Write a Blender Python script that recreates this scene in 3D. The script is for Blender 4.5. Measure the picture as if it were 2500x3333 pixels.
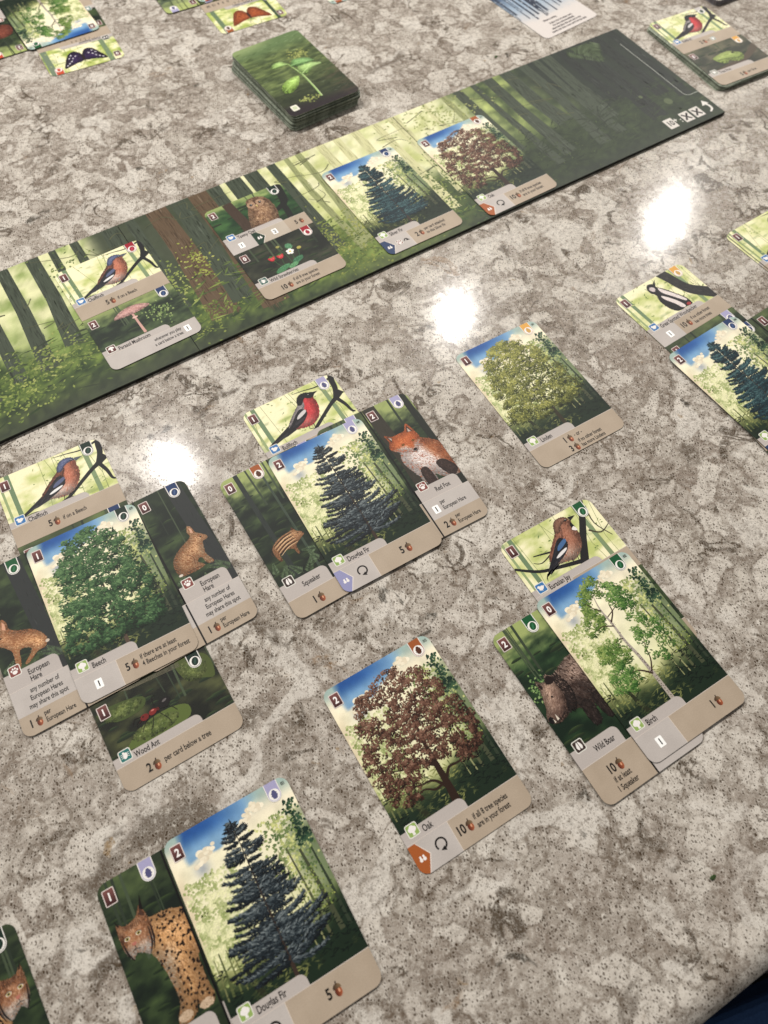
import bpy, bmesh, math, random
import numpy as np
from mathutils import Matrix, Vector
from mathutils.geometry import tessellate_polygon

for o_ in list(bpy.data.objects):
    bpy.data.objects.remove(o_)
scene = bpy.context.scene
COL = scene.collection
R_ = math.radians
MM = 0.001

# ------------------------------------------------------------------ camera
cam_d = bpy.data.cameras.new('camera')
cam = bpy.data.objects.new('camera', cam_d)
COL.objects.link(cam)
CAM_H = 0.3374
cam.matrix_world = (Matrix.Translation((0, 0, CAM_H)) @ Matrix.Rotation(R_(27.717), 4, 'X')
                    @ Matrix.Rotation(R_(1.83), 4, 'Z'))
cam_d.sensor_fit = 'HORIZONTAL'
cam_d.lens = 26.0
cam_d.sensor_width = 26.0 * 2500 / 2434.3
cam_d.clip_start = 0.01
cam_d.clip_end = 20
cam_d.dof.use_dof = True
cam_d.dof.focus_distance = 0.385
cam_d.dof.aperture_fstop = 10.0
scene.camera = cam
scene.render.resolution_x = 768
scene.render.resolution_y = 1024

# ------------------------------------------------------------------ light
world = bpy.data.worlds.new('World')
scene.world = world
world.use_nodes = True
bgn = world.node_tree.nodes['Background']
bgn.inputs['Color'].default_value = (1.0, 0.96, 0.91, 1)
bgn.inputs['Strength'].default_value = 0.25
scene.view_settings.view_transform = 'Standard'
scene.view_settings.look = 'None'
scene.view_settings.exposure = 0.0
scene.view_settings.gamma = 1.0
scene.view_settings.use_curve_mapping = False

CEIL = 1.50                       # ceiling cans above the worktop
k_ = (CEIL + CAM_H) / CAM_H
LAMPS = [(0.1765, 0.397, 14.2), (0.0389, 0.3107, 14.2), (-0.1112, 0.2010, 14.2), (-0.262, 0.090, 13.0)]  # last lamp is unseen, added past the row's end to give more light
for hx, hy, pw in LAMPS:          # each mirrors in the worktop at (hx, hy)
    ld = bpy.data.lights.new('ceiling_lamp', 'AREA')
    ld.shape = 'DISK'
    ld.size = 0.038
    ld.energy = pw
    ld.color = (1.0, 0.955, 0.90)
    lo = bpy.data.objects.new('ceiling_lamp', ld)
    COL.objects.link(lo)
    lo.location = (hx * k_, hy * k_, CEIL)
    d = Vector((0.0, 0.25, 0)) - lo.location
    lo.rotation_euler = d.to_track_quat('-Z', 'Y').to_euler()

# ------------------------------------------------------------------ helpers
def lin(c):
    c = np.asarray(c, float) / 255.0
    c = np.clip(c, 0, 1)
    return np.where(c <= 0.04045, c / 12.92, ((c + 0.055) / 1.055) ** 2.4)

def tag(o, label=None, cat=None, group=None, kind=None):
    if label: o['label'] = label
    if cat: o['category'] = cat
    if group: o['group'] = group
    if kind: o['kind'] = kind
    return o

def new_mat(name, rough=0.5, spec=0.4, col=(128, 128, 128)):
    m = bpy.data.materials.new(name)
    m.use_nodes = True
    nt = m.node_tree
    b = nt.nodes['Principled BSDF']
    b.inputs['Roughness'].default_value = rough
    b.inputs['Specular IOR Level'].default_value = spec
    b.inputs['Base Color'].default_value = (*lin(col), 1)
    return m, nt, b

def link(nt, a, b):
    nt.links.new(a, b)

# printed ink: colour comes from the print itself, fine paper grain on top
M_INK, nt, b = new_mat('printed_ink', 0.48, 0.22)
at = nt.nodes.new('ShaderNodeAttribute'); at.attribute_name = 'Col'
tc = nt.nodes.new('ShaderNodeTexCoord')
nz = nt.nodes.new('ShaderNodeTexNoise'); nz.inputs['Scale'].default_value = 2600; nz.inputs['Detail'].default_value = 2
link(nt, tc.outputs['Object'], nz.inputs['Vector'])
mr = nt.nodes.new('ShaderNodeMapRange'); mr.inputs['To Min'].default_value = 0.82; mr.inputs['To Max'].default_value = 1.16
link(nt, nz.outputs['Fac'], mr.inputs['Value'])
mx = nt.nodes.new('ShaderNodeMix'); mx.data_type = 'RGBA'; mx.blend_type = 'MULTIPLY'; mx.inputs['Factor'].default_value = 1
link(nt, at.outputs['Color'], mx.inputs['A']); link(nt, mr.outputs['Result'], mx.inputs['B'])
link(nt, mx.outputs['Result'], b.inputs['Base Color'])
bp = nt.nodes.new('ShaderNodeBump'); bp.inputs['Strength'].default_value = 0.12; bp.inputs['Distance'].default_value = 0.0003
link(nt, nz.outputs['Fac'], bp.inputs['Height']); link(nt, bp.outputs['Normal'], b.inputs['Normal'])

def speckle_mat(name, c1, c2, scale, rough=0.6, spec=0.3):
    m, nt, b = new_mat(name, rough, spec)
    tc = nt.nodes.new('ShaderNodeTexCoord')
    n = nt.nodes.new('ShaderNodeTexNoise'); n.inputs['Scale'].default_value = scale; n.inputs['Detail'].default_value = 4
    r = nt.nodes.new('ShaderNodeValToRGB')
    r.color_ramp.elements[0].color = (*lin(c1), 1); r.color_ramp.elements[0].position = 0.35
    r.color_ramp.elements[1].color = (*lin(c2), 1); r.color_ramp.elements[1].position = 0.65
    link(nt, tc.outputs['Object'], n.inputs['Vector']); link(nt, n.outputs['Fac'], r.inputs['Fac'])
    link(nt, r.outputs['Color'], b.inputs['Base Color'])
    return m
M_STOCK = speckle_mat('card_stock_edge', (60, 62, 58), (96, 98, 90), 900)
M_STOCKBACK = speckle_mat('card_back_edge', (112, 120, 106), (160, 168, 150), 700)
_nt = M_STOCKBACK.node_tree; _b = _nt.nodes['Principled BSDF']; _src = _b.inputs['Base Color'].links[0].from_socket
_oi = _nt.nodes.new('ShaderNodeObjectInfo'); _mr = _nt.nodes.new('ShaderNodeMapRange'); _mr.inputs['To Min'].default_value = .4; _mr.inputs['To Max'].default_value = 1.5
_mx = _nt.nodes.new('ShaderNodeMix'); _mx.data_type = 'RGBA'; _mx.blend_type = 'MULTIPLY'; _mx.inputs['Factor'].default_value = 1
_nt.links.new(_oi.outputs['Random'], _mr.inputs['Value']); _nt.links.new(_src, _mx.inputs['A']); _nt.links.new(_mr.outputs['Result'], _mx.inputs['B']); _nt.links.new(_mx.outputs['Result'], _b.inputs['Base Color'])
M_GREYEDGE = speckle_mat('grey_card_edge', (112, 108, 112), (146, 142, 144), 600)
M_BOARD = speckle_mat('board_edge', (26, 28, 26), (44, 46, 42), 500)

def mesh_obj(name, verts, faces, mat, parent=None, smooth=False):
    me = bpy.data.meshes.new(name)
    me.from_pydata(verts, [], faces)
    me.materials.append(mat)
    if smooth:
        for p in me.polygons: p.use_smooth = True
    o = bpy.data.objects.new(name, me)
    COL.objects.link(o)
    o.parent = parent
    return o

def empty(name, x, y, z, rz):
    o = bpy.data.objects.new(name, None)
    o.empty_display_size = 0.01
    o.location = (x * MM, y * MM, z * MM)
    o.rotation_euler = (0, 0, R_(rz))
    COL.objects.link(o)
    return o

# ------------------------------------------------------------------ numeric noise
_tabs = {}
def vnoise(x, y, seed=0):
    if seed not in _tabs:
        _tabs[seed] = np.random.default_rng(seed).random((256, 256))
    t = _tabs[seed]
    xi = np.floor(x).astype(int); yi = np.floor(y).astype(int)
    fx = x - xi; fy = y - yi
    fx = fx * fx * (3 - 2 * fx); fy = fy * fy * (3 - 2 * fy)
    a = t[xi & 255, yi & 255]; b = t[(xi + 1) & 255, yi & 255]
    c = t[xi & 255, (yi + 1) & 255]; d = t[(xi + 1) & 255, (yi + 1) & 255]
    return (a * (1 - fx) + b * fx) * (1 - fy) + (c * (1 - fx) + d * fx) * fy
def fbm(x, y, s, seed=0, octv=4):
    x = np.asarray(x, float) / s + 50; y = np.asarray(y, float) / s + 50
    r = 0; a = 0.5; tot = 0
    for i in range(octv):
        r = r + a * vnoise(x, y, seed + i); tot += a
        x = x * 2.03; y = y * 2.03; a *= 0.5
    return r / tot
def sst(a, b, x):
    t = np.clip((np.asarray(x, float) - a) / (b - a), 0, 1)
    return t * t * (3 - 2 * t)
def mixc(a, b, t):
    t = np.asarray(t)[..., None]
    return np.asarray(a, float) * (1 - t) + np.asarray(b, float) * t

# ------------------------------------------------------------------ 2D print engine (units: mm on the card)
def arc(cx, cy, r, a0, a1, n=5):
    return [(cx + r * math.cos(R_(a0 + (a1 - a0) * i / n)), cy + r * math.sin(R_(a0 + (a1 - a0) * i / n))) for i in range(n + 1)]
def rrect(x0, y0, x1, y1, r=(0, 0, 0, 0), n=5):
    """corner radii: bl, br, tr, tl ; counter-clockwise"""
    if not hasattr(r, '__len__'): r = (r,) * 4
    p = []
    p += arc(x0 + r[0], y0 + r[0], r[0], 180, 270, n) if r[0] else [(x0, y0)]
    p += arc(x1 - r[1], y0 + r[1], r[1], 270, 360, n) if r[1] else [(x1, y0)]
    p += arc(x1 - r[2], y1 - r[2], r[2], 0, 90, n) if r[2] else [(x1, y1)]
    p += arc(x0 + r[3], y1 - r[3], r[3], 90, 180, n) if r[3] else [(x0, y1)]
    return p
def ell(cx, cy, rx, ry, n=14, rot=0):
    c, s = math.cos(R_(rot)), math.sin(R_(rot))
    return [(cx + rx * math.cos(t) * c - ry * math.sin(t) * s, cy + rx * math.cos(t) * s + ry * math.sin(t) * c)
            for t in [2 * math.pi * i / n for i in range(n)]]
def smooth(pts, k=4, closed=True):
    P = np.array(pts, float); n = len(P); out = []
    rng_ = range(n) if closed else range(n - 1)
    for i in rng_:
        if closed:
            p0, p1, p2, p3 = P[i - 1], P[i], P[(i + 1) % n], P[(i + 2) % n]
        else:
            p0, p1, p2, p3 = P[max(i - 1, 0)], P[i], P[i + 1], P[min(i + 2, n - 1)]
        for j in range(k):
            t = j / k
            out.append(tuple(0.5 * ((2 * p1) + (-p0 + p2) * t + (2 * p0 - 5 * p1 + 4 * p2 - p3) * t * t + (-p0 + 3 * p1 - 3 * p2 + p3) * t ** 3)))
    if not closed: out.append(tuple(P[-1]))
    return out
def inpoly(x, y, poly):
    P = np.array(poly); res = np.zeros(len(x), bool); j = len(P) - 1
    for i in range(len(P)):
        xi, yi = P[i]; xj, yj = P[j]
        if yi != yj:
            res ^= ((yi > y) != (yj > y)) & (x < (xj - xi) * (y - yi) / (yj - yi) + xi)
        j = i
    return res
def clip_convex(poly, clip):
    """poly: list of tuples (x, y, ...); clip: ccw convex"""
    out = list(poly)
    for i in range(len(clip)):
        a = clip[i]; b = clip[(i + 1) % len(clip)]
        nx, ny = -(b[1] - a[1]), b[0] - a[0]
        if nx == 0 and ny == 0: continue
        inp = out; out = []
        if not inp: break
        for k in range(len(inp)):
            p = inp[k - 1]; q = inp[k]
            dp = (p[0] - a[0]) * nx + (p[1] - a[1]) * ny
            dq = (q[0] - a[0]) * nx + (q[1] - a[1]) * ny
            if (dp >= 0) != (dq >= 0):
                t = dp / (dp - dq)
                out.append(tuple(np.array(p) + (np.array(q) - np.array(p)) * t))
            if dq >= 0: out.append(q)
    return out

HW, HH, CR = 28.0, 43.5, 4.2
CARD = rrect(-HW, -HH, HW, HH, CR, 6)

class Art:
    """flat print: triangles with corner colours, laid in hair-thin layers"""
    def __init__(s, clip=CARD, seed=1):
        s.T = []; s.Cc = []; s.Zz = []
        s.clip = clip
        s.rng = np.random.default_rng(seed)
        s.z = 0.0
    def tris(s, xy, col, z):
        xy = np.asarray(xy, float); n = len(xy)
        if n == 0: return
        col = np.broadcast_to(np.asarray(col, float), (n, 3, 3)) if np.asarray(col).ndim != 3 else np.asarray(col, float)
        z = np.broadcast_to(np.asarray(z, float), (n,))
        s.T.append(xy); s.Cc.append(col.copy()); s.Zz.append(z.copy())
    def poly(s, pts, col, z=None, dz=0.0015):
        if z is None:
            s.z += dz; z = s.z
        t = tessellate_polygon([[Vector((p[0], p[1], 0)) for p in pts]])
        P = np.array([(p[0], p[1]) for p in pts], float)
        tri = np.array([P[list(f)] for f in t])
        if callable(col):
            c = col(tri[:, :, 0], tri[:, :, 1])
        else:
            c = np.broadcast_to(np.asarray(col, float), (len(tri), 3, 3))
        s.tris(tri, c, z)
    def grid(s, x0, y0, x1, y1, step, fn, z=None):
        if z is None:
            s.z += 0.002; z = s.z
        nx = max(2, int((x1 - x0) / step)); ny = max(2, int((y1 - y0) / step))
        X, Y = np.meshgrid(np.linspace(x0, x1, nx + 1), np.linspace(y0, y1, ny + 1), indexing='ij')
        C = fn(X, Y)
        P = np.stack([X, Y], -1)
        a, b, c, d = (slice(0, nx), slice(0, ny)), (slice(1, nx + 1), slice(0, ny)), (slice(1, nx + 1), slice(1, ny + 1)), (slice(0, nx), slice(1, ny + 1))
        def st(A, i, j, k): return np.stack([A[i], A[j], A[k]], 2).reshape(-1, 3, A.shape[-1])
        s.tris(np.concatenate([st(P, a, b, c), st(P, a, c, d)]), np.concatenate([st(C, a, b, c), st(C, a, c, d)]), z)
    def strokes(s, x, y, L, W, ang, col, z0=None, z1=None, order=None):
        """kite shaped strokes, ang in radians"""
        n = len(x)
        if n == 0: return
        if z0 is None:
            z0 = s.z; s.z += 0.02; z1 = s.z
        L = np.broadcast_to(L, (n,)); W = np.broadcast_to(W, (n,)); ang = np.broadcast_to(ang, (n,))
        col = np.broadcast_to(np.asarray(col, float), (n, 3))
        dx, dy = np.cos(ang), np.sin(ang)
        A = np.stack([x - dx * L / 2, y - dy * L / 2], 1); B = np.stack([x + dx * L / 2, y + dy * L / 2], 1)
        Cm = np.stack([x + dx * L * .05 - dy * W / 2, y + dy * L * .05 + dx * W / 2], 1)
        D = np.stack([x + dx * L * .05 + dy * W / 2, y + dy * L * .05 - dx * W / 2], 1)
        r = s.rng.random(n)
        k = r if order is None else 0.65 * order + 0.35 * r
        zz = z0 + (z1 - z0) * k
        t = np.concatenate([np.stack([A, D, B], 1), np.stack([A, B, Cm], 1)])
        c2 = np.repeat(col[:, None, :], 3, 1)
        s.tris(t, np.concatenate([c2, c2 * 0.93]), np.concatenate([zz, zz]))
    def line(s, pts, w, col, z=None, sm=0):
        """tapered line; w number or list"""
        if sm:
            n0 = len(pts)
            w = [w] * n0 if not hasattr(w, '__len__') else list(w)
            q = smooth([(p[0], p[1]) for p in pts], sm, False)
            w = list(np.interp(np.linspace(0, n0 - 1, len(q)), range(n0), w)); pts = q
        P = np.array(pts, float); n = len(P)
        w = np.broadcast_to(np.asarray(w, float), (n,))
        d = np.gradient(P, axis=0); d /= (np.linalg.norm(d, axis=1)[:, None] + 1e-9)
        N = np.stack([-d[:, 1], d[:, 0]], 1)
        l = P + N * w[:, None] / 2; r = P - N * w[:, None] / 2
        t = np.concatenate([np.stack([l[:-1], r[:-1], r[1:]], 1), np.stack([l[:-1], r[1:], l[1:]], 1)])
        if z is None:
            s.z += 0.0015; z = s.z
        s.tris(t, col, z)
    def fur(s, poly, fn, n, L, W, ang, jit=0.35, cj=10, order=None):
        n = int(n * 2.5); W = W * 1.35
        P = np.array(poly); x0, y0 = P.min(0); x1, y1 = P.max(0)
        x = s.rng.uniform(x0, x1, n); y = s.rng.uniform(y0, y1, n)
        k = inpoly(x, y, poly); x, y = x[k], y[k]
        a = ang(x, y) if callable(ang) else np.full(len(x), ang)
        a = a + s.rng.normal(0, jit, len(x))
        c = np.array(fn(x, y) if callable(fn) else np.broadcast_to(np.asarray(fn, float), (len(x), 3)))
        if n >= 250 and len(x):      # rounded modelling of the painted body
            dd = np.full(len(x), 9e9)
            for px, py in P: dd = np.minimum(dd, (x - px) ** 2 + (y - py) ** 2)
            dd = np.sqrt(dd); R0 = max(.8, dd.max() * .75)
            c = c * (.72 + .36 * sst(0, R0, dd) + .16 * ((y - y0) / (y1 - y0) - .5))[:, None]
        c = c + s.rng.normal(0, cj, len(x))[:, None]
        s.strokes(x, y, L * s.rng.uniform(.6, 1.3, len(x)), W, a, c)
    def text(s, body, x, y, size, col=(38, 32, 30), align='l', bold=False, sx=0.66, z=None):
        if not bold: size = size * 1.14
        if z is None:
            s.z += 0.001; z = s.z
        w = sum(glyph(ch, bold)[0] for ch in body) * size * sx
        if align == 'c': x -= w / 2
        if align == 'r': x -= w
        for ch in body:
            adv, tri = glyph(ch, bold)
            if len(tri):
                t = tri * size; t = t * np.array([sx, 1.0]) + np.array([x, y])
                s.tris(t, col, z)
            x += adv * size * sx
    def build(s, name, parent=None, zbase=0.0, mat=None, span=0.04):
        if not s.T: return None
        T = np.concatenate(s.T); C = np.concatenate(s.Cc); Z = np.concatenate(s.Zz)
        if Z.max() > span: Z = Z * (span / Z.max())
        clip = s.clip
        if clip is not None:
            keep = np.ones(len(T), bool); cross = np.zeros(len(T), bool)
            for i in range(len(clip)):
                a = clip[i]; b2 = clip[(i + 1) % len(clip)]
                nx, ny = -(b2[1] - a[1]), b2[0] - a[0]
                dd = (T[:, :, 0] - a[0]) * nx + (T[:, :, 1] - a[1]) * ny
                out = dd < -1e-7
                keep &= ~out.all(1); cross |= out.any(1)
            cross &= keep
            nt_, nc, nz_ = [], [], []
            for i in np.nonzero(cross)[0]:
                pl = [tuple(np.concatenate([T[i, j], C[i, j]])) for j in range(3)]
                # orient ccw
                ar = (pl[1][0] - pl[0][0]) * (pl[2][1] - pl[0][1]) - (pl[2][0] - pl[0][0]) * (pl[1][1] - pl[0][1])
                if ar < 0: pl = pl[::-1]
                q = clip_convex(pl, clip)
                for j in range(1, len(q) - 1):
                    f = np.array([q[0], q[j], q[j + 1]])
                    nt_.append(f[:, :2]); nc.append(f[:, 2:5]); nz_.append(Z[i])
            kk = keep & ~cross
            T, C, Z = T[kk], C[kk], Z[kk]
            if nt_:
                T = np.concatenate([T, np.array(nt_)]); C = np.concatenate([C, np.array(nc)]); Z = np.concatenate([Z, np.array(nz_)])
        ar = (T[:, 1, 0] - T[:, 0, 0]) * (T[:, 2, 1] - T[:, 0, 1]) - (T[:, 2, 0] - T[:, 0, 0]) * (T[:, 1, 1] - T[:, 0, 1])
        fl = ar < 0
        T[fl] = T[fl][:, ::-1]; C[fl] = C[fl][:, ::-1]
        ok = np.abs(ar) > 1e-7
        T, C, Z = T[ok], C[ok], Z[ok]
        n = len(T)
        V = np.empty((n, 3, 3)); V[:, :, :2] = T; V[:, :, 2] = (Z + zbase)[:, None]
        me = bpy.data.meshes.new(name)
        me.vertices.add(n * 3); me.loops.add(n * 3); me.polygons.add(n)
        me.vertices.foreach_set('co', (V * MM).astype(np.float32).ravel())
        me.loops.foreach_set('vertex_index', np.arange(n * 3, dtype=np.int32))
        me.polygons.foreach_set('loop_start', np.arange(0, n * 3, 3, dtype=np.int32))
        me.polygons.foreach_set('loop_total', np.full(n, 3, dtype=np.int32))
        ca = me.color_attributes.new('Col', 'FLOAT_COLOR', 'CORNER')
        rgba = np.ones((n * 3, 4), np.float32); cc = C.reshape(-1, 3); g_ = cc @ np.array([.3, .59, .11]); rgba[:, :3] = lin((g_[:, None] + (cc - g_[:, None]) * .86 - 112) * 1.10 + 102)
        ca.data.foreach_set('color', rgba.ravel())
        me.update()
        me.materials.append(mat or M_INK)
        o = bpy.data.objects.new(name, me)
        COL.objects.link(o)
        o.parent = parent
        return o

# ------------------------------------------------------------------ lettering from the built-in font
_gl = {}
def make_glyphs(chars):
    jobs = []
    base = {}
    for bold in (False, True):
        for ch in [None] + sorted(chars):
            for kind in ('w', 'g'):
                if ch is None and kind == 'g': continue
                cu = bpy.data.curves.new('tmp', 'FONT')
                cu.resolution_u = 3; cu.fill_mode = 'FRONT'
                cu.offset = 0.03 if bold else 0.02
                cu.body = '||' if ch is None else (('|' + ch + '|') if kind == 'w' else ch)
                ob = bpy.data.objects.new('tmp', cu); COL.objects.link(ob)
                jobs.append((bold, ch, kind, ob))
    dg = bpy.context.evaluated_depsgraph_get()
    wd = {}; tr = {}
    for bold, ch, kind, ob in jobs:
        ev = ob.evaluated_get(dg); me = ev.to_mesh()
        me.calc_loop_triangles()
        co = np.array([v.co[:2] for v in me.vertices]).reshape(-1, 2)
        if kind == 'w':
            wd[(bold, ch)] = co[:, 0].max() - co[:, 0].min()
        else:
            t = [list(f.vertices) for f in me.loop_triangles]
            tr[(bold, ch)] = np.array([co[f] for f in t]) if t else np.zeros((0, 3, 2))
        ev.to_mesh_clear()
    for bold, ch, kind, ob in jobs:
        cu = ob.data
        bpy.data.objects.remove(ob); bpy.data.curves.remove(cu)
    for (bold, ch), t in tr.items():
        _gl[(ch, bold)] = (wd[(bold, ch)] - wd[(bold, None)], t)
def glyph(ch, bold):
    return _gl[(ch, bold)]
make_glyphs(set('ABCDEFGHIJKLMNOPQRSTUVWXYZabcdefghijklmnopqrstuvwxyz0123456789 .,:-+x'))

# ------------------------------------------------------------------ worktop
def quartz():
    m, nt, b = new_mat('quartz', 0.2, 0.10)
    N = nt.nodes
    tc = N.new('ShaderNodeTexCoord')
    def noise(scale, detail=4, dist=0.0, off=(0, 0, 0), rough=0.55):
        mp = N.new('ShaderNodeMapping'); mp.inputs['Location'].default_value = off
        link(nt, tc.outputs['Object'], mp.inputs['Vector'])
        n = N.new('ShaderNodeTexNoise'); n.inputs['Scale'].default_value = scale
        n.inputs['Detail'].default_value = detail; n.inputs['Distortion'].default_value = dist
        n.inputs['Roughness'].default_value = rough
        link(nt, mp.outputs['Vector'], n.inputs['Vector']); return n.outputs['Fac']
    def rng(v, a, b_, lo=0.0, hi=1.0, sm=True):
        r = N.new('ShaderNodeMapRange'); r.interpolation_type = 'SMOOTHSTEP' if sm else 'LINEAR'
        r.inputs['From Min'].default_value = a; r.inputs['From Max'].default_value = b_
        r.inputs['To Min'].default_value = lo; r.inputs['To Max'].default_value = hi
        link(nt, v, r.inputs['Value']); return r.outputs['Result']
    def mth(op, a, b_):
        k = N.new('ShaderNodeMath'); k.operation = op
        for i, v in enumerate((a, b_)):
            if isinstance(v, (int, float)): k.inputs[i].default_value = v
            else: link(nt, v, k.inputs[i])
        return k.outputs[0]
    def mix(f, a, b_, mode='MIX'):
        x = N.new('ShaderNodeMix'); x.data_type = 'RGBA'; x.blend_type = mode
        if isinstance(f, (int, float)): x.inputs['Factor'].default_value = f
        else: link(nt, f, x.inputs['Factor'])
        for key, v in (('A', a), ('B', b_)):
            if isinstance(v, tuple): x.inputs[key].default_value = (*lin(v), 1)
            else: link(nt, v, x.inputs[key])
        return x.outputs['Result']
    # mottled ground
    mott = noise(105, 8, 0.6, (.3, .1, 0), 0.68)
    big = noise(21, 5, 1.2, (.7, .2, 0))
    col = mix(rng(mott, .36, .66), (140, 131, 122), (196, 189, 180))
    col = mix(rng(big, .44, .68, 0, .5), col, (212, 206, 196))
    # chunks of stone pressed together: warped cells, each of its own tone, with darker seams
    wm = N.new('ShaderNodeTexNoise'); wm.inputs['Scale'].default_value = 60; wm.inputs['Detail'].default_value = 5; wm.inputs['Roughness'].default_value = .6
    link(nt, tc.outputs['Object'], wm.inputs['Vector'])
    wa = N.new('ShaderNodeVectorMath'); wa.operation = 'MULTIPLY_ADD'; wa.inputs[1].default_value = (.024, .024, 0)
    link(nt, wm.outputs['Color'], wa.inputs[0]); link(nt, tc.outputs['Object'], wa.inputs[2])
    def cells(scale, feat):
        v = N.new('ShaderNodeTexVoronoi'); v.voronoi_dimensions = '2D'; v.feature = feat; v.inputs['Scale'].default_value = scale
        link(nt, wa.outputs[0], v.inputs['Vector']); return v
    ce = cells(88, 'DISTANCE_TO_EDGE'); cc = cells(88, 'F1')
    csp = N.new('ShaderNodeSeparateColor'); link(nt, cc.outputs['Color'], csp.inputs[0])
    seam = mth('MULTIPLY', rng(ce.outputs['Distance'], .0, .13, 1, 0), rng(noise(26, 3, 0, (3.3, 7.7, 0)), .36, .58))
    col = mix(rng(csp.outputs[0], .58, .66, 0, .72), col, (214, 208, 199))
    col = mix(rng(csp.outputs[1], .78, .86, 0, .5), col, (146, 136, 127))
    col = mix(mth('MULTIPLY', seam, .66), col, (108, 97, 87))
    # white stone islands
    wv = noise(33, 5, 1.0, (1.7, .6, 0), .5)
    isl = rng(wv, .57, .62)
    col = mix(mth('MULTIPLY', isl, .72), col, (216, 211, 203))
    # taupe drifts
    tp = noise(20, 6, 1.0, (2.9, 1.1, 0), .6)
    col = mix(rng(tp, .53, .68, 0, .55), col, (146, 135, 126))
    # grey smudges with a ragged rim
    sm = noise(24, 6, 1.4, (4.1, 3.3, 0), .55)
    sm_f = rng(sm, .62, .70, 0, .8)
    col = mix(sm_f, col, (108, 100, 92))
    sm2 = noise(34, 6, 1.5, (6.1, 1.3, 0), .55)
    col = mix(rng(sm2, .655, .71, 0, .85), col, (74, 72, 68))
    sm3 = noise(95, 5, 1.2, (2.2, 8.8, 0), .6)
    col = mix(rng(sm3, .64, .71, 0, .75), col, (96, 86, 76))
    sm4 = noise(70, 6, 1.6, (9.2, .8, 0), .6)
    col = mix(rng(sm4, .60, .68, 0, .6), col, (222, 217, 208))
    # crevices between the chunks, broken into short lengths
    rd = mth('ABSOLUTE', mth('SUBTRACT', noise(38, 4, 1.0, (3.7, 2.4, 0), .55), .5), 0)
    rm = rng(noise(30, 3, .5, (7.1, 4.4, 0)), .56, .62)
    col = mix(mth('MULTIPLY', mth('MULTIPLY', rng(rd, .012, .04, 1, 0), rm), .85), col, (88, 80, 72))
    # rust and ochre stains
    gd = noise(30, 6, 1.2, (8.3, 5.1, 0), .6)
    col = mix(rng(gd, .65, .72, 0, .55), col, (134, 104, 72))
    gd2 = noise(60, 4, 1.0, (5.3, 9.1, 0), .6)
    col = mix(rng(gd2, .68, .74, 0, .6), col, (140, 108, 56))
    # pores
    def pores(scale, size, off):
        mp = N.new('ShaderNodeMapping'); mp.inputs['Location'].default_value = off; mp.inputs['Scale'].default_value = (1, .72, 1); mp.inputs['Rotation'].default_value = (0, 0, .6)
        link(nt, tc.outputs['Object'], mp.inputs['Vector'])
        w = N.new('ShaderNodeTexNoise'); w.inputs['Scale'].default_value = scale * .9; w.inputs['Detail'].default_value = 2
        link(nt, mp.outputs['Vector'], w.inputs['Vector'])
        ad = N.new('ShaderNodeVectorMath'); ad.operation = 'MULTIPLY_ADD'
        link(nt, w.outputs['Color'], ad.inputs[0]); ad.inputs[1].default_value = (1.1 / scale,) * 3
        link(nt, mp.outputs['Vector'], ad.inputs[2])
        v = N.new('ShaderNodeTexVoronoi'); v.inputs['Scale'].default_value = scale; v.inputs['Randomness'].default_value = 1
        v.voronoi_dimensions = '2D'
        link(nt, ad.outputs[0], v.inputs['Vector'])
        sp = N.new('ShaderNodeSeparateColor'); link(nt, v.outputs['Color'], sp.inputs[0])
        r = rng(sp.outputs[0], .12, 1, -.03, size, False)
        d = mth('SUBTRACT', v.outputs['Distance'], r)
        return d, sp
    d1, sp1 = pores(760, .33, (0, 0, 0))
    d2, sp2 = pores(1300, .34, (.5, .5, 0))
    nearw = rng(isl, 0, 1, 1.0, .45, False)
    p1 = mth('MULTIPLY', rng(d1, -.06, .05, 1, 0), nearw)
    p2 = mth('MULTIPLY', rng(d2, -.06, .05, 1, 0), .8)
    rim = mth('MULTIPLY', mth('MULTIPLY', rng(d1, .02, .1), rng(d1, .12, .34, 1, 0)), .2)
    grain = noise(1300, 4, 0, (.2, .9, 0), .7)
    mid = noise(330, 5, .3, (.6, .4, 0), .7)
    col = mix(rng(mid, .34, .5, .55, 0), col, (112, 102, 93))
    col = mix(rng(mid, .53, .68, 0, .6), col, (224, 219, 210))
    col = mix(rng(grain, .3, .7, 0, .45), col, mix(1.0, col, (236, 232, 226), 'MULTIPLY'))
    col = mix(rim, col, (226, 222, 214))
    col = mix(mth('MULTIPLY', p2, .62), col, (88, 78, 68))
    col = mix(mth('MULTIPLY', p1, .74), col, (74, 65, 57))
    bc = N.new('ShaderNodeBrightContrast'); bc.inputs['Contrast'].default_value = .09; bc.inputs['Bright'].default_value = -.004
    link(nt, col, bc.inputs['Color']); link(nt, bc.outputs['Color'], b.inputs['Base Color'])
    ro = mth('ADD', mth('MULTIPLY', grain, .08), .09)
    b.inputs['Coat Weight'].default_value = .3; b.inputs['Coat Roughness'].default_value = .035; b.inputs['Coat IOR'].default_value = 1.5
    link(nt, ro, b.inputs['Roughness'])
    h = mth('SUBTRACT', mth('MULTIPLY', grain, .25), mth('ADD', mth('MULTIPLY', p1, .6), mth('MULTIPLY', p2, .25)))
    bp = N.new('ShaderNodeBump'); bp.inputs['Strength'].default_value = .14; bp.inputs['Distance'].default_value = .0002
    link(nt, h, bp.inputs['Height']); link(nt, bp.outputs['Normal'], b.inputs['Normal'])
    return m
M_QUARTZ = quartz()
EA = 32.6
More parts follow.
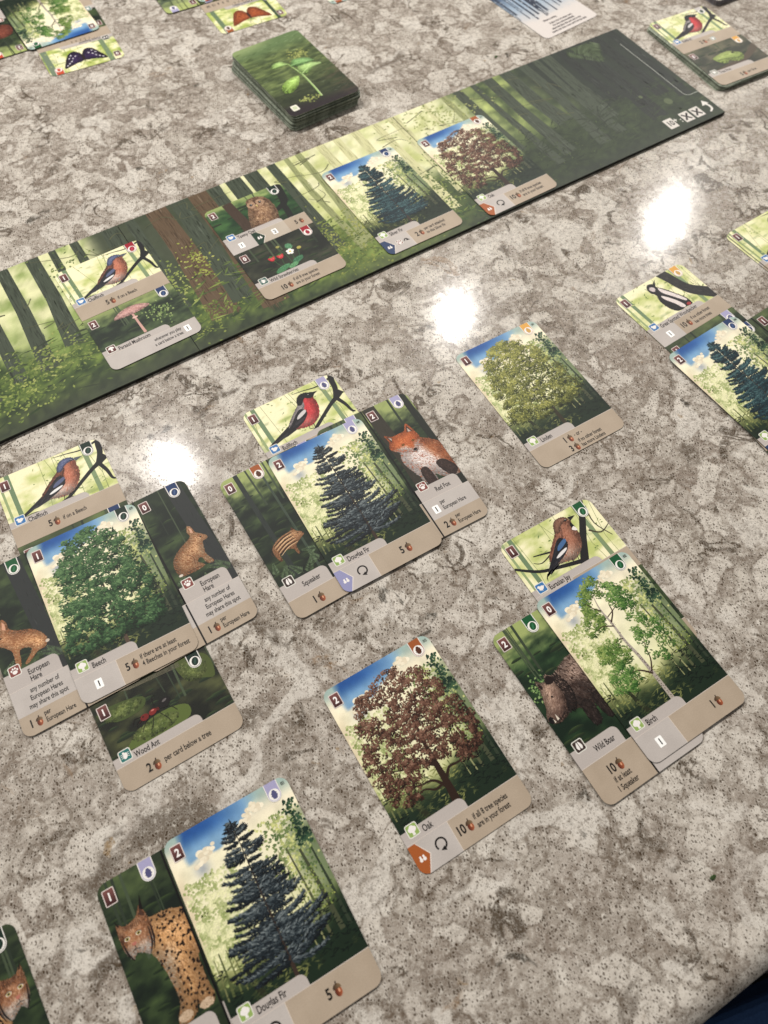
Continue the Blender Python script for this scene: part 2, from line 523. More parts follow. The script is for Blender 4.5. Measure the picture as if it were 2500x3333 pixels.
def counter():
    prof = [(950, 0), (400, 0), (0, 0), (-80, 0), (-88, 0)]
    for i in range(1, 13):
        a = R_(90 * i / 12)
        prof.append((-88 - 14 * math.sin(a), -14 + 14 * math.cos(a)))
    for i in range(1, 9):
        a = R_(90 * i / 8)
        prof.append((-102 + 8 * (1 - math.cos(a)), -24 - 8 * math.sin(a)))
    prof += [(0, -32), (950, -32)]
    us = [-750, -300, 0, 300, 950]
    V = [(u * MM, v * MM, z * MM) for u in us for v, z in prof]
    n = len(prof); F = []
    for i in range(len(us) - 1):
        for j in range(n - 1):
            F.append((i * n + j, i * n + j + 1, (i + 1) * n + j + 1, (i + 1) * n + j))
        F.append((i * n + n - 1, i * n, (i + 1) * n, (i + 1) * n + n - 1))
    F.append(tuple(range(n)[::-1])); F.append(tuple((len(us) - 1) * n + j for j in range(n)))
    o = mesh_obj('countertop', V, F, M_QUARTZ)
    bm = bmesh.new(); bm.from_mesh(o.data); bmesh.ops.recalc_face_normals(bm, faces=bm.faces); bm.to_mesh(o.data); bm.free()
    for p in o.data.polygons: p.use_smooth = abs(p.normal.z) < .999
    o.rotation_euler = (0, 0, R_(EA))
    tag(o, kind='structure')
counter()

# floor far below the worktop edge and the stool tucked beside it
M_FLOOR = speckle_mat('dark_floor', (20, 18, 17), (34, 30, 27), 8, .5)
fl = mesh_obj('floor', [(-4, -4, -.9), (4, -4, -.9), (4, 4, -.9), (-4, 4, -.9)], [(0, 1, 2, 3)], M_FLOOR)
tag(fl, kind='structure')
M_BASE = speckle_mat('cabinet_paint', (30, 27, 26), (44, 40, 37), 20, .5)
def boxmesh(name, x0, y0, z0, x1, y1, z1, mat, parent=None, bev=0.0):
    bm = bmesh.new()
    bmesh.ops.create_cube(bm, size=1)
    for v in bm.verts:
        v.co = ((x0 + x1) / 2 + v.co.x * (x1 - x0), (y0 + y1) / 2 + v.co.y * (y1 - y0), (z0 + z1) / 2 + v.co.z * (z1 - z0))
    if bev:
        bmesh.ops.bevel(bm, geom=list(bm.edges), offset=bev, segments=3, profile=.5, affect='EDGES')
    me = bpy.data.meshes.new(name); bm.to_mesh(me); bm.free()
    me.materials.append(mat)
    o = bpy.data.objects.new(name, me); COL.objects.link(o); o.parent = parent
    return o
cab = empty('island_cabinet', 0, 0, 0, EA)
boxmesh('carcass', -.7, .2, -.9, .9, .93, -.033, M_BASE, cab)
tag(cab, 'dark cabinet body carrying the quartz worktop', 'cabinet')
M_NAVY = speckle_mat('navy_fabric', (40, 66, 108), (52, 80, 124), 900, .85, .2)
M_BLACK = speckle_mat('black_fabric', (16, 15, 16), (26, 24, 24), 600, .9, .2)
st = empty('bar_stool', 268, -73, -310, 20)
boxmesh('seat', -.16, -.305, -.05, .16, -.016, .0, M_BLACK, st, .012)
boxmesh('seat_band', -.162, -.017, -.045, .162, .014, .004, M_NAVY, st, .008)
for lx in (-.13, .13):
    for ly in (-.27, -.04):
        boxmesh('leg', lx - .012, ly - .012, -.59, lx + .012, ly + .012, -.051, M_BLACK, st)
tag(st, 'stool with a navy blue band below the counter edge', 'stool')

# ------------------------------------------------------------------ symbol printing
WHITE = (236, 231, 226); DARK = (34, 29, 28)
LILAC = (186, 177, 171); TAN = (179, 162, 142); GREYP = (190, 182, 176)
def badge(root, x, y, n):
    a = Art(); a.poly(rrect(x - 2.45, y - 3.25, x + 2.45, y + 3.25, .45, 2), (222, 208, 202))
    a.poly(rrect(x - 2.1, y - 2.9, x + 2.1, y + 2.9, .2, 2), lambda X, Y: mixc((74, 40, 40), (132, 84, 80), sst(y - 3, y + 3, Y)))
    if n: a.text(n, x, y - 1.5, 4.4, (246, 242, 238), 'c', True, .85)
    a.build('cost_badge', root, .445, span=.02)
def suit(root, x, ytop, col, leafc, ring=False, flip=None):
    a = Art()
    a.poly([(x - 3.05, ytop), (x - 3.05, ytop - 5.6)] + arc(x, ytop - 5.6, 3.05, 180, 360, 10) + [(x + 3.05, ytop)], (226, 222, 216))
    a.poly([(x - 2.65, ytop), (x - 2.65, ytop - 5.6)] + arc(x, ytop - 5.6, 2.65, 180, 360, 10) + [(x + 2.65, ytop)], col)
    a.poly(ell(x, ytop - 5.6, 2.45, 2.45, 18), (238, 234, 228))
    if ring:
        a.poly(ell(x + .1, ytop - 5.6, 1.6, 2.05, 14, -20), leafc)
        a.poly(ell(x + .1, ytop - 5.6, .5, 1.6, 8, -25), tuple(min(255, c + 30) for c in leafc))
    else:
        for dy, w in ((-1.1, 1.1), (-.3, 1.5), (.6, 1.35), (1.3, .8)):
            a.poly(ell(x, ytop - 5.6 + dy, w, .75, 8), leafc)
    a.build('tree_tag', root, .445, span=.02)
def ic_bird(a, x, y):
    a.poly(ell(x + .1, y - .1, 1.55, 1.0, 12, 25), WHITE); a.poly(ell(x - .9, y + .75, .75, .7, 10), WHITE)
    a.poly([(x - 1.5, y + .9), (x - 2.05, y + .65), (x - 1.4, y + .55)], WHITE)
    a.poly([(x + .9, y + .6), (x + 2.1, y + .5), (x + 1.2, y - .3)], WHITE)
    a.line([(x, y - .8), (x, y - 1.6)], .25, WHITE)
def ic_tree(a, x, y):
    for dx, dy, r in ((-.9, .3, 1.0), (.9, .3, 1.0), (0, .9, 1.1), (0, 0, 1.2)):
        a.poly(ell(x + dx, y + dy, r, r, 10), WHITE)
    a.poly([(x - .35, y - .8), (x + .35, y - .8), (x + .7, y - 2.1), (x - .7, y - 2.1)], WHITE)
def ic_paw(a, x, y):
    a.poly(ell(x, y - .7, 1.15, .95, 10), WHITE)
    for dx, dy in ((-1.3, .35), (-.5, 1.15), (.5, 1.15), (1.3, .35)): a.poly(ell(x + dx, y + dy, .42, .58, 8), WHITE)
def ic_hoof(a, x, y):
    for s in (-1, 1):
        a.poly(smooth([(x + s * .3, y + 1.9), (x + s * .25, y - 1.2), (x + s * 1.1, y - 1.4), (x + s * 1.4, y)], 3), WHITE)
def ic_bug(a, x, y):
    a.poly(ell(x, y - .2, .95, 1.45, 10, -20), WHITE); a.poly(ell(x - .5, y + 1.2, .5, .5, 8), WHITE)
    for s in (-1, 1):
        for k in (-.9, 0, .8): a.line([(x + s * .6, y + k * .7), (x + s * 1.9, y + k)], .2, WHITE)
def ic_mush(a, x, y):
    a.poly([(x - 1.8, y)] + arc(x, y, 1.8, 180, 0, 8) , WHITE); a.poly(rrect(x - .55, y - 1.6, x + .55, y + .1), WHITE)
def ic_fly(a, x, y):
    for s in (-1, 1):
        a.poly([(x, y), (x + s * 1.8, y + 1.4), (x + s * 1.7, y - .1)], WHITE); a.poly([(x, y), (x + s * 1.5, y - .3), (x + s * 1.1, y - 1.5)], WHITE)
ICON = {'tree': ((150, 178, 96), ic_tree), 'bird': ((66, 126, 186), ic_bird), 'paw': ((142, 78, 72), ic_paw), 'hoof': ((74, 58, 54), ic_hoof),
        'bug': ((48, 122, 118), ic_bug), 'mush': ((104, 56, 52), ic_mush), 'plant': ((58, 104, 96), ic_bug), 'fly': ((34, 30, 30), ic_fly), 'frog': ((150, 150, 140), ic_bug)}
def icon(root, x, y, kind):
    c, fn = ICON[kind]
    a = Art()
    a.poly(rrect(x - 2.75, y - 2.75, x + 2.75, y + 2.75, .9, 3), (224, 222, 212))
    a.poly(rrect(x - 2.35, y - 2.35, x + 2.35, y + 2.35, .6, 3), c)
    fn(a, x, y)
    a.build('type_icon', root, .468, span=.02)
def acorn(a, x, y, s=1.0):
    a.poly(ell(x + .05 * s, y - .55 * s, 1.15 * s, 1.5 * s, 12), lambda X, Y: mixc((92, 40, 30), (176, 96, 62), sst(x - s, x + .6 * s, X)))
    a.poly(ell(x + .35 * s, y - .35 * s, .3 * s, .55 * s, 8), (222, 160, 122))
    a.poly([(x - 1.35 * s, y + .3 * s)] + arc(x, y + .35 * s, 1.35 * s, 180, 0, 8) + [(x + 1.35 * s, y + .2 * s)], lambda X, Y: mixc((70, 50, 38), (134, 110, 82), sst(x - s, x + s, X)))
    a.line([(x, y + 1.5 * s), (x + .25 * s, y + 2.3 * s)], .4 * s, (62, 46, 36))
def pip(a, x, y, n, s=1.0):
    a.poly(rrect(x - 1.7 * s, y - 2.3 * s, x + 1.7 * s, y + 2.3 * s, .3, 2), (255, 252, 248))
    a.text(n, x, y - 1.35 * s, 4.0 * s, DARK, 'c', True, .9)
def loop(a, x, y):
    a.line([(x + 2.3 * math.cos(R_(t)), y + 2.3 * math.sin(R_(t))) for t in np.linspace(215, -70, 22)], .75, DARK)
    a.poly([(x + .9, y - 1.2), (x - 1.2, y - 2.2), (x + 1.1, y - 3.3)], DARK)
def pent(a, col, x0=-28, y0=-43.5, y1=-30.8):
    xm = x0 + 3.4
    a.poly([(x0, y0), (xm + .4, y0), (x0 + 7.6, (y0 + y1) / 2), (xm + .2, y1), (x0, y1)], (224, 214, 204))
    a.poly([(x0, y0), (xm, y0), (x0 + 7.1, (y0 + y1) / 2), (xm, y1), (x0, y1)], col)
    cx, cy = x0 + 3.5, (y0 + y1) / 2
    for s in (-1, 1):
        a.poly(ell(cx + s * .8, cy - .5, .75, .75, 8), WHITE); a.poly(rrect(cx + s * .75 - .4, cy - .2, cx + s * .75 + .4, cy + 1.1), WHITE)
def rules(a, items):
    for it in items:
        k = it[0]
        if k == 'n': a.text(it[1], it[2], it[3], it[4] if len(it) > 4 else 5.0, DARK, 'r', True, .78)
        elif k == 'a': acorn(a, it[1], it[2], it[3] if len(it) > 3 else 1.05)
        elif k == 't': a.text(it[1], it[2], it[3], it[4] if len(it) > 4 else 3.05, DARK, it[5] if len(it) > 5 else 'l')
        elif k == 'p': pip(a, it[2], it[3], it[1])
        elif k == 'l': loop(a, it[1], it[2])
        elif k == 'pent': pent(a, it[1], *it[2:])
        elif k == 'm':
            c, fn = ICON[it[1]]
            a.poly(rrect(it[2] - 2, it[3] - 2, it[2] + 2, it[3] + 2, .6, 2), (220, 220, 210)); a.poly(rrect(it[2] - 1.7, it[3] - 1.7, it[2] + 1.7, it[3] + 1.7, .4, 2), c); fn(a, it[2], it[3])
        elif k == 'arr':
            x, y = it[1], it[2]
            a.line([(x - 1.8, y - .6), (x - .6, y + .9), (x + .9, y + .6)], .7, DARK, sm=4); a.poly([(x + .4, y + 1.2), (x + 2.1, y - 1.2), (x - .3, y - .8)], DARK)

def paper(c, s=3.0):
    c = np.array(c, float)
    return lambda X, Y: c + (fbm(X, Y, 7, 77)[..., None] - .5) * 16

# ------------------------------------------------------------------ backgrounds
SH = {}
def tree_bg():
    clip = clip_convex(CARD, [(-29, -25.2), (29, -25.2), (29, 44), (-29, 44)])
    clip = clip_convex(CARD, [(-29, -31), (29, -31), (29, 44), (-29, 44)])
    a = Art(clip, 5)
    def f(X, Y):
        n = fbm(X, Y, 9, 3); n2 = fbm(X, Y, 4, 9)
        c = mixc((238, 230, 196), (216, 216, 160), sst(24, -8, Y + (n - .5) * 12))
        c = mixc(c, (240, 236, 200), .7 * np.exp(-((X + 2) / 14) ** 2 - ((Y - 4) / 20) ** 2))
        # sky
        edge = 27.5 + .55 * X + 7 * (n2 - .5) + 5 * np.sin(X * .45)
        edge = np.where(X < -8, 31 + 6 * (n2 - .5), 31.0 + .42 * (X + 8) + 6 * (n2 - .5))
        m = sst(-1.0, 1.2, Y - edge) * sst(-22.5, -19, X + (n - .5) * 4) * sst(16, 6, X)
        sky = mixc((128, 170, 205), (44, 96, 168), sst(34, 42, Y) * sst(14, -12, X))
        hz = mixc((238, 228, 200), (160, 184, 176), sst(34, 43, Y))
        c = mixc(c, hz, sst(28, 36, Y + (n - .5) * 5))
        c = mixc(c, sky, m)
        c = mixc(c, (150, 160, 176), .75 * np.exp(-((X + 17) / 3.2) ** 2 - ((Y - 27) / 3) ** 2))
        c = mixc(c, (224, 206, 172), .8 * sst(-23, -27, X) * sst(34, 22, Y) * sst(-5, 8, Y))
        # right side depth
        rt = sst(13, 25, X + (n - .5) * 9) * sst(34, 18, Y + (n2 - .5) * 10)
        c = mixc(c, (104, 122, 86), rt * .85)
        # ground
        g = sst(-6, -20, Y + .20 * np.abs(X) * -1 + (n - .5) * 8)
        c = mixc(c, (146, 152, 84), g * .85)
        dk = sst(-11, -23, Y - .30 * np.maximum(X, 0) - .16 * np.maximum(-X - 8, 0) + (n - .5) * 7)
        c = mixc(c, (30, 48, 36), dk * .95)
        c = c * (.93 + .16 * n2[..., None])
        return c
    a.grid(-28, -31, 28, 43.5, .9, f)
    r = a.rng
    # clouds as soft lobes
    for cx, cy, s in ((-14, 31, 2.6), (-11.5, 33, 2.2), (-17, 29.5, 2), (8, 36.5, 2.2), (10.5, 39, 1.9), (5.5, 34.5, 1.8), (12.5, 36, 2.2)):
        for k in range(7):
            x = cx + r.normal(0, s * .7); y = cy + r.normal(0, s * .4); q = s * r.uniform(.35, .7)
            a.poly(ell(x, y, q, q * .8, 12), mixc((206, 190, 160), (246, 236, 210), np.array(r.uniform(.4, 1))))
    # pale leafy mass at left and upper right
    def mass(n, fx, fy, dark, light, size):
        x = fx(n); y = fy(n); k = fbm(x, y, 3.2, 21)
        k2 = np.clip((k - .35) * 3 + r.normal(0, .16, n), 0, 1)
        a.strokes(x, y, r.uniform(.6, 1.3, n) * size, r.uniform(.5, .9, n) * size, r.normal(.5, .7, n), mixc(dark, light, k2), order=k2)
    mass(1100, lambda n: r.uniform(-26, -4, n) - 1.0, lambda n: r.uniform(-8, 25, n) - r.exponential(2, n), (158, 172, 104), (240, 238, 186), 1.7)
    mass(500, lambda n: r.normal(17, 5, n), lambda n: r.uniform(6, 31, n), (96, 122, 70), (216, 218, 140), 1.5)
    mass(160, lambda n: r.normal(24.5, 1.6, n), lambda n: r.uniform(14, 34, n), (28, 58, 46), (72, 104, 74), 1.6)
    # trunks
    for x0, x1, w, c in ((14.5, 12.5, .5, (150, 152, 106)), (17.5, 15.8, 1.0, (92, 96, 68)), (22.5, 20.5, 1.7, (78, 84, 62)), (26, 25.0, 1.1, (58, 70, 54)), (11, 10, .35, (150, 152, 104)),
                         (-21, -20.5, .6, (108, 116, 68)), (-18.5, -18.8, .45, (112, 118, 72)), (-24, -23.5, .8, (90, 100, 60)), (-26.3, -26, .5, (120, 124, 80))):
        top = r.uniform(12, 20) if x0 > 0 else r.uniform(-6, -1)
        a.line([(x0, -20), ((x0 + x1) / 2 + .2, (top - 20) / 2), (x1, top)], [w * 1.3, w, w * .6], c)
    a.line([(-13, -28), (-15.5, -19), (-16.5, -12)], [3.2, 2.2, 1.2], (52, 56, 38))
    # ferny ground strokes
    n = 420; x = r.uniform(-28, 28, n); y = r.uniform(-27, -9, n); t = np.clip(fbm(x, y, 5, 41) * 2.2 - .7 + np.exp(-((x - 1) / 11) ** 2) * .45 - .02 * np.maximum(x, 0) - .3 * sst(-16, -26, y), 0, 1)
    a.strokes(x, y, 2.6, .55, r.normal(.15, .5, n), mixc((22, 38, 30), (148, 152, 88), t))
    n = 160; x = r.normal(19, 3, n); y = r.uniform(-10, 6, n)
    a.strokes(x, y, 1.1, .7, r.uniform(0, 3, n), mixc((70, 96, 50), (176, 186, 96), r.random(n)))
    o = a.build('illustration', None, .302)
    me = o.data; bpy.data.objects.remove(o)
    return me
def half_clip(x0, y0, x1, y1):
    return clip_convex(CARD, [(x0, y0), (x1, y0), (x1, y1), (x0, y1)])

def dark_bg(a, x0, y0, x1, y1, seed, light=0.3, tint=(0, 0, 0), trunk=None, ferns=None, base=((30, 42, 34), (78, 96, 58))):
    tint = np.array(tint, float)
    def f(X, Y):
        n = fbm(X, Y * 1.7, 11, seed); n2 = fbm(X, Y * 2.2, 4.5, seed + 3)
        v = (Y - y0) / (y1 - y0)
        c = mixc(base[0], base[1], np.clip((n - .35) * 2.2 + (n2 - .5) * .7, 0, 1))
        c = mixc(c, (30, 36, 30), sst(.45, .1, v) * .6)
        c = mixc(c, (174, 186, 112), light * sst(.74, .98, v + (n2 - .5) * .2))
        return c + tint
    a.grid(x0, y0, x1, y1, .9, f)
    r = a.rng
    n = 26; x = r.uniform(x0, x1, n); y = r.uniform(y0 + .2 * (y1 - y0), y0 + .85 * (y1 - y0), n)
    for i in range(n):      # mossy mounds
        w = r.uniform(2, 5)
        a.poly(smooth([(x[i] - w, y[i]), (x[i] - w * .4, y[i] + w * .32), (x[i] + w * .5, y[i] + w * .28), (x[i] + w, y[i]), (x[i], y[i] - w * .12)], 3),
               lambda X, Y, yy=y[i], ww=w: mixc((40, 54, 38), (96, 116, 62), sst(yy, yy + ww * .4, Y) * .55) + tint)
    for k in range(5):
        xx = r.uniform(x0, x1); a.line([(xx, y1 - (y1 - y0) * r.uniform(.2, .42)), (xx + r.normal(0, .6), y1)], [r.uniform(.3, 1.3)] * 2, mixc((44, 54, 44), (86, 100, 74), np.array(r.random())) + tint)
    if trunk:
        for tx, w, c in trunk:
            a.line([(tx + w * .25, y0), (tx + .1 * w, (y0 + y1) / 2), (tx - w * .2, y1)], [w * 1.25, w, w * .95], c)
            nn = 60; xs = r.uniform(tx - w * .4, tx + w * .4, nn); ys = r.uniform(y0, y1, nn)
            a.strokes(xs, ys, r.uniform(2, 6, nn), .3, 1.57 + r.normal(0, .06, nn), np.array(c) + r.normal(0, 9, nn)[:, None])
    if ferns:
        for fx, fy, L, ang in ferns: fern(a, fx, fy, L, ang)
def fern(a, x, y, L, ang, c=(92, 112, 80)):
    t = np.linspace(.1, 1, 14); dx, dy = math.cos(R_(ang)), math.sin(R_(ang))
    for s in (-1, 1):
        px = x + dx * L * t; py = y + dy * L * t - .12 * L * t ** 2
        ln = L * .34 * (1 - t * .8)
        aa = R_(ang) + s * 1.0
        a.strokes(px + np.cos(aa) * ln / 2, py + np.sin(aa) * ln / 2, ln, .5 * (1.2 - t * .6), np.full(14, aa), np.array(c) + a.rng.normal(0, 12, 14)[:, None])
    a.line([(x, y), (x + dx * L, y + dy * L - .12 * L)], [.3, .1], (70, 88, 60))
def bright_bg(a, x0, y0, x1, y1, seed, trunks=(), green=.5):
    def f(X, Y):
        n = fbm(X, Y * 1.3, 9, seed); n2 = fbm(X * .6, Y * 1.8, 4, seed + 5)
        c = mixc((242, 236, 192), (176, 190, 98), np.clip((n - .38) * 2.6 + (n2 - .5) * .9, 0, 1) * green * 1.6)
        return mixc(c, (84, 112, 66), .55 * sst(.62, .78, n2) * green)
    a.grid(x0, y0, x1, y1, .8, f)
    r = a.rng
    for tx, w, c in trunks:
        a.line([(tx + .4, y0), (tx, (y0 + y1) / 2), (tx - .4, y1)], [w, w * .9, w], c)
    n = 130; x = r.uniform(x0, x1, n); y = r.uniform(y0, y1, n); k = fbm(x, y, 5, seed + 9)
    m = k > .52; x, y = x[m], y[m]
    a.strokes(x, y, r.uniform(1, 2.6, len(x)), r.uniform(.4, 1.1, len(x)), r.normal(.1, .6, len(x)), mixc((104, 132, 70), (206, 212, 130), r.random(len(x))))
    for k in range(7):
        xx = r.uniform(x0, x1); a.line([(xx, y0), (xx + r.normal(0, 2), (y0 + y1) / 2), (xx + r.normal(0, 3), y1)], .22, (140, 152, 96))
def branch(a, pts, w, c=(36, 36, 38)):
    a.line(pts, w, c, sm=4)

# ------------------------------------------------------------------ trees
def crown(a, poly, ncl, rad, per, pal, L=1.2, W=.62, gap=.0, ang=(.2, .8), seed=0, lightdir=(-.35, .94)):
    r = a.rng; P = np.array(poly); x0, y0 = P.min(0); x1, y1 = P.max(0)
    cx = []; cy = []
    while len(cx) < ncl:
        x, y = r.uniform(x0, x1), r.uniform(y0, y1)
        if inpoly(np.array([x]), np.array([y]), poly)[0] and fbm(x, y, 5, seed + 60) > gap: cx.append(x); cy.append(y)
    cx, cy = np.array(cx), np.array(cy)
    o = np.argsort(-cy); cx, cy = cx[o], cy[o]
    n = ncl * per
    i = np.repeat(np.arange(ncl), per)
    rr = rad * np.sqrt(r.random(n)); th = r.uniform(0, 6.283, n)
    ox, oy = rr * np.cos(th) * 1.15, rr * np.sin(th) * .8
    x = cx[i] + ox; y = cy[i] + oy
    gx = (x - (x0 + x1) / 2) / (x1 - x0); gy = (y - (y0 + y1) / 2) / (y1 - y0)
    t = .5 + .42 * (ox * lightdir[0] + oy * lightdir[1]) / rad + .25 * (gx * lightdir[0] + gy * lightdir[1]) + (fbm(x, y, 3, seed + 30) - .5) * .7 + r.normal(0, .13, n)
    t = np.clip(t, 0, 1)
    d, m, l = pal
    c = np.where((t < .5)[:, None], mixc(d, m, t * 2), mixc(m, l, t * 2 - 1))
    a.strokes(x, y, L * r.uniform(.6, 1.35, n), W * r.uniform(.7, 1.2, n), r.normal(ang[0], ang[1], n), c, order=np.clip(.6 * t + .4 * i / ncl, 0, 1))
def tree_beech(a):
    a.line([(-.3, -26), (-.4, -12), (-.8, 0), (-.5, 12)], [2.0, 1.6, 1.2, .7], (92, 76, 62))
    for p in ([(-.5, -10), (-6, -4), (-11, -1)], [(-.5, -6), (6, 0), (11, 3)], [(-.7, 0), (-5, 8), (-9, 14)]): branch(a, p, [.9, .6, .3], (64, 62, 46))
    out = smooth([(1, 40.5), (8, 38), (13, 33), (15.5, 26), (18.5, 17), (19, 8), (21.5, -1), (21, -12), (20.5, -18), (12, -22), (5, -19), (0, -20), (-8, -22), (-17, -20), (-24.5, -17.5), (-23.5, -10), (-22.5, 2), (-19, 12), (-18.5, 21), (-15, 30), (-12, 37.5), (-5, 39)], 4)
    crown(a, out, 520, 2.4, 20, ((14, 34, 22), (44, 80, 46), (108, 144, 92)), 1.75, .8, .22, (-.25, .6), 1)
def tree_linden(a):
    a.line([(0, -26), (0, -10), (0, 5)], [2.4, 2.0, 1.2], (62, 56, 40))
    out = smooth([(4, 39), (12, 35), (16, 27), (18, 19), (22, 10), (22, 2), (24, -8), (17, -13), (12, -15), (6, -14), (0, -15), (-8, -16), (-16, -14), (-23.5, -13), (-22.5, -2), (-23.5, 7), (-20, 15), (-19.5, 23), (-15, 31), (-9, 36.5), (-3, 38)], 4)
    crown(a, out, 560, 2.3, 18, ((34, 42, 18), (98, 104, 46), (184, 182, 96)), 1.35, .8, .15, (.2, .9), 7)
def tree_oak(a):
    T = (58, 40, 30)
    branch(a, [(-.2, -26), (.3, -18), (.4, -9.7), (.6, 0), (1.5, 8), (2, 18)], [4.0, 3.1, 2.6, 1.8, 1.1, .5], T)
    for p, w in (([(0, -20), (-3, -15), (-6, -13.2), (-10, -12.8), (-15.6, -10)], 1.5), ([(0, -16.5), (-5, -17.5), (-10, -15), (-16, -17.5)], 1.3), ([(.3, -9), (-5, -5.2), (-9, -4.6), (-14, -3.4), (-19, -1)], 1.6),
                 ([(.2, -17), (3, -14), (5, -12.5), (10, -12.8), (15, -10.5), (18, -6)], 1.6), ([(.5, -6), (3.8, -3), (7, -3.4), (9, -1)], 1.3), ([(.8, 1), (3.3, 5.4), (8, 4.2), (13.3, 5), (16, 9)], 1.2),
                 ([(.6, 2), (-4, 7), (-9, 8), (-13, 12)], 1.2), ([(1.5, 8), (-2, 15), (-5, 22)], .9), ([(2, 10), (6, 17), (8, 25)], .9), ([(-9, -4.6), (-13, 1), (-14, 6)], .7)):
        branch(a, p, list(np.linspace(w, .3, len(p))), T)
    out = smooth([(8, 36.5), (14, 33), (18, 28), (21, 20), (23.5, 12), (26, 2), (25, -5), (22, -12), (14, -15), (9, -10), (3, -7), (-3, -8), (-8, -10), (-13, -17), (-19, -17), (-23, -14.5), (-25, -6), (-27, 4), (-23, 13), (-23.5, 20), (-19.5, 27), (-14.5, 33.3), (-6, 35), (0, 37.5)], 4)
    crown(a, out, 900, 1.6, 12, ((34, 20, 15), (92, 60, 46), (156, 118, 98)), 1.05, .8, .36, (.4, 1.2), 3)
def tree_birch(a):
    tp = [(-.9, -27), (-.9, -18), (-1, -10), (-1.3, -2), (-2.2, 7), (-2, 16), (-2.4, 25), (-1, 32)]
    out1 = [smooth(p, 4) for p in ([(1.5, 41), (5, 37), (4, 31), (0, 29), (-6, 29), (-9, 32), (-6, 36), (-2, 39)], [(7, 35), (12, 30), (15, 25), (16, 19), (11, 18), (6, 22), (3, 28)],
             [(-7, 29), (-3, 25), (-4, 18), (-10, 15), (-15, 17), (-13, 23), (-11, 28)], [(8, 17), (14, 15), (17, 8), (18, 0), (17, -7), (10, -10), (4, -6), (4, 3), (5, 11)],
             [(-6, 10), (-4, 3), (-7, -2), (-12, -1), (-17, 2), (-17, 8), (-11, 11)], [(-9, -1), (-7, -7), (-10, -14), (-16, -13), (-21, -10), (-20, -4), (-15, -1)])]
    for k, o_ in enumerate(out1[:6:2]):
        crown(a, o_, 44, 1.9, 18, ((44, 74, 26), (96, 128, 56), (164, 182, 100)), 1.3, .6, .3, (-.5, .8), 11 + k)
    a.line(tp, [2.1, 1.9, 1.7, 1.5, 1.2, 1.0, .7, .3], (176, 166, 154), sm=4)
    r = a.rng; n = 90; t = r.random(n) ** 1.2; ys = -27 + t * 52; xs = np.interp(ys, [p[1] for p in tp], [p[0] for p in tp])
    a.strokes(xs + r.normal(0, .35, n), ys, r.uniform(.3, .9, n), .35, r.normal(0, .4, n), mixc((48, 36, 32), (104, 84, 74), r.random(n)))
    for p, w in (([(-1, -12), (-5, -8), (-9, -6.8), (-13, -7.5)], .9), ([(-1, -11), (2.5, -6), (4, -1), (6, 3)], .8), ([(-2.2, 8), (-5, 8.6), (-8, 7)], .6), ([(-2, 17), (2, 21), (3, 25), (6, 27)], .8), ([(-2, 15), (-7, 17.5), (-10, 17)], .6),
                 ([(-2.4, 24), (-5, 27), (-7, 31)], .6), ([(-1.8, 20), (4, 22), (9, 24)], .5)):
        branch(a, p, list(np.linspace(w, .2, len(p))), (74, 54, 46))
    for k, o_ in enumerate(out1[1:6:2]):
        crown(a, o_, 46, 1.9, 18, ((34, 72, 30), (78, 122, 54), (150, 180, 100)), 1.3, .6, .3, (-.5, .8), 21 + k)
    crown(a, out1[4], 16, 1.9, 14, ((44, 80, 30), (92, 130, 58), (164, 188, 108)), 1.3, .6, .3, (-.5, .8), 31)
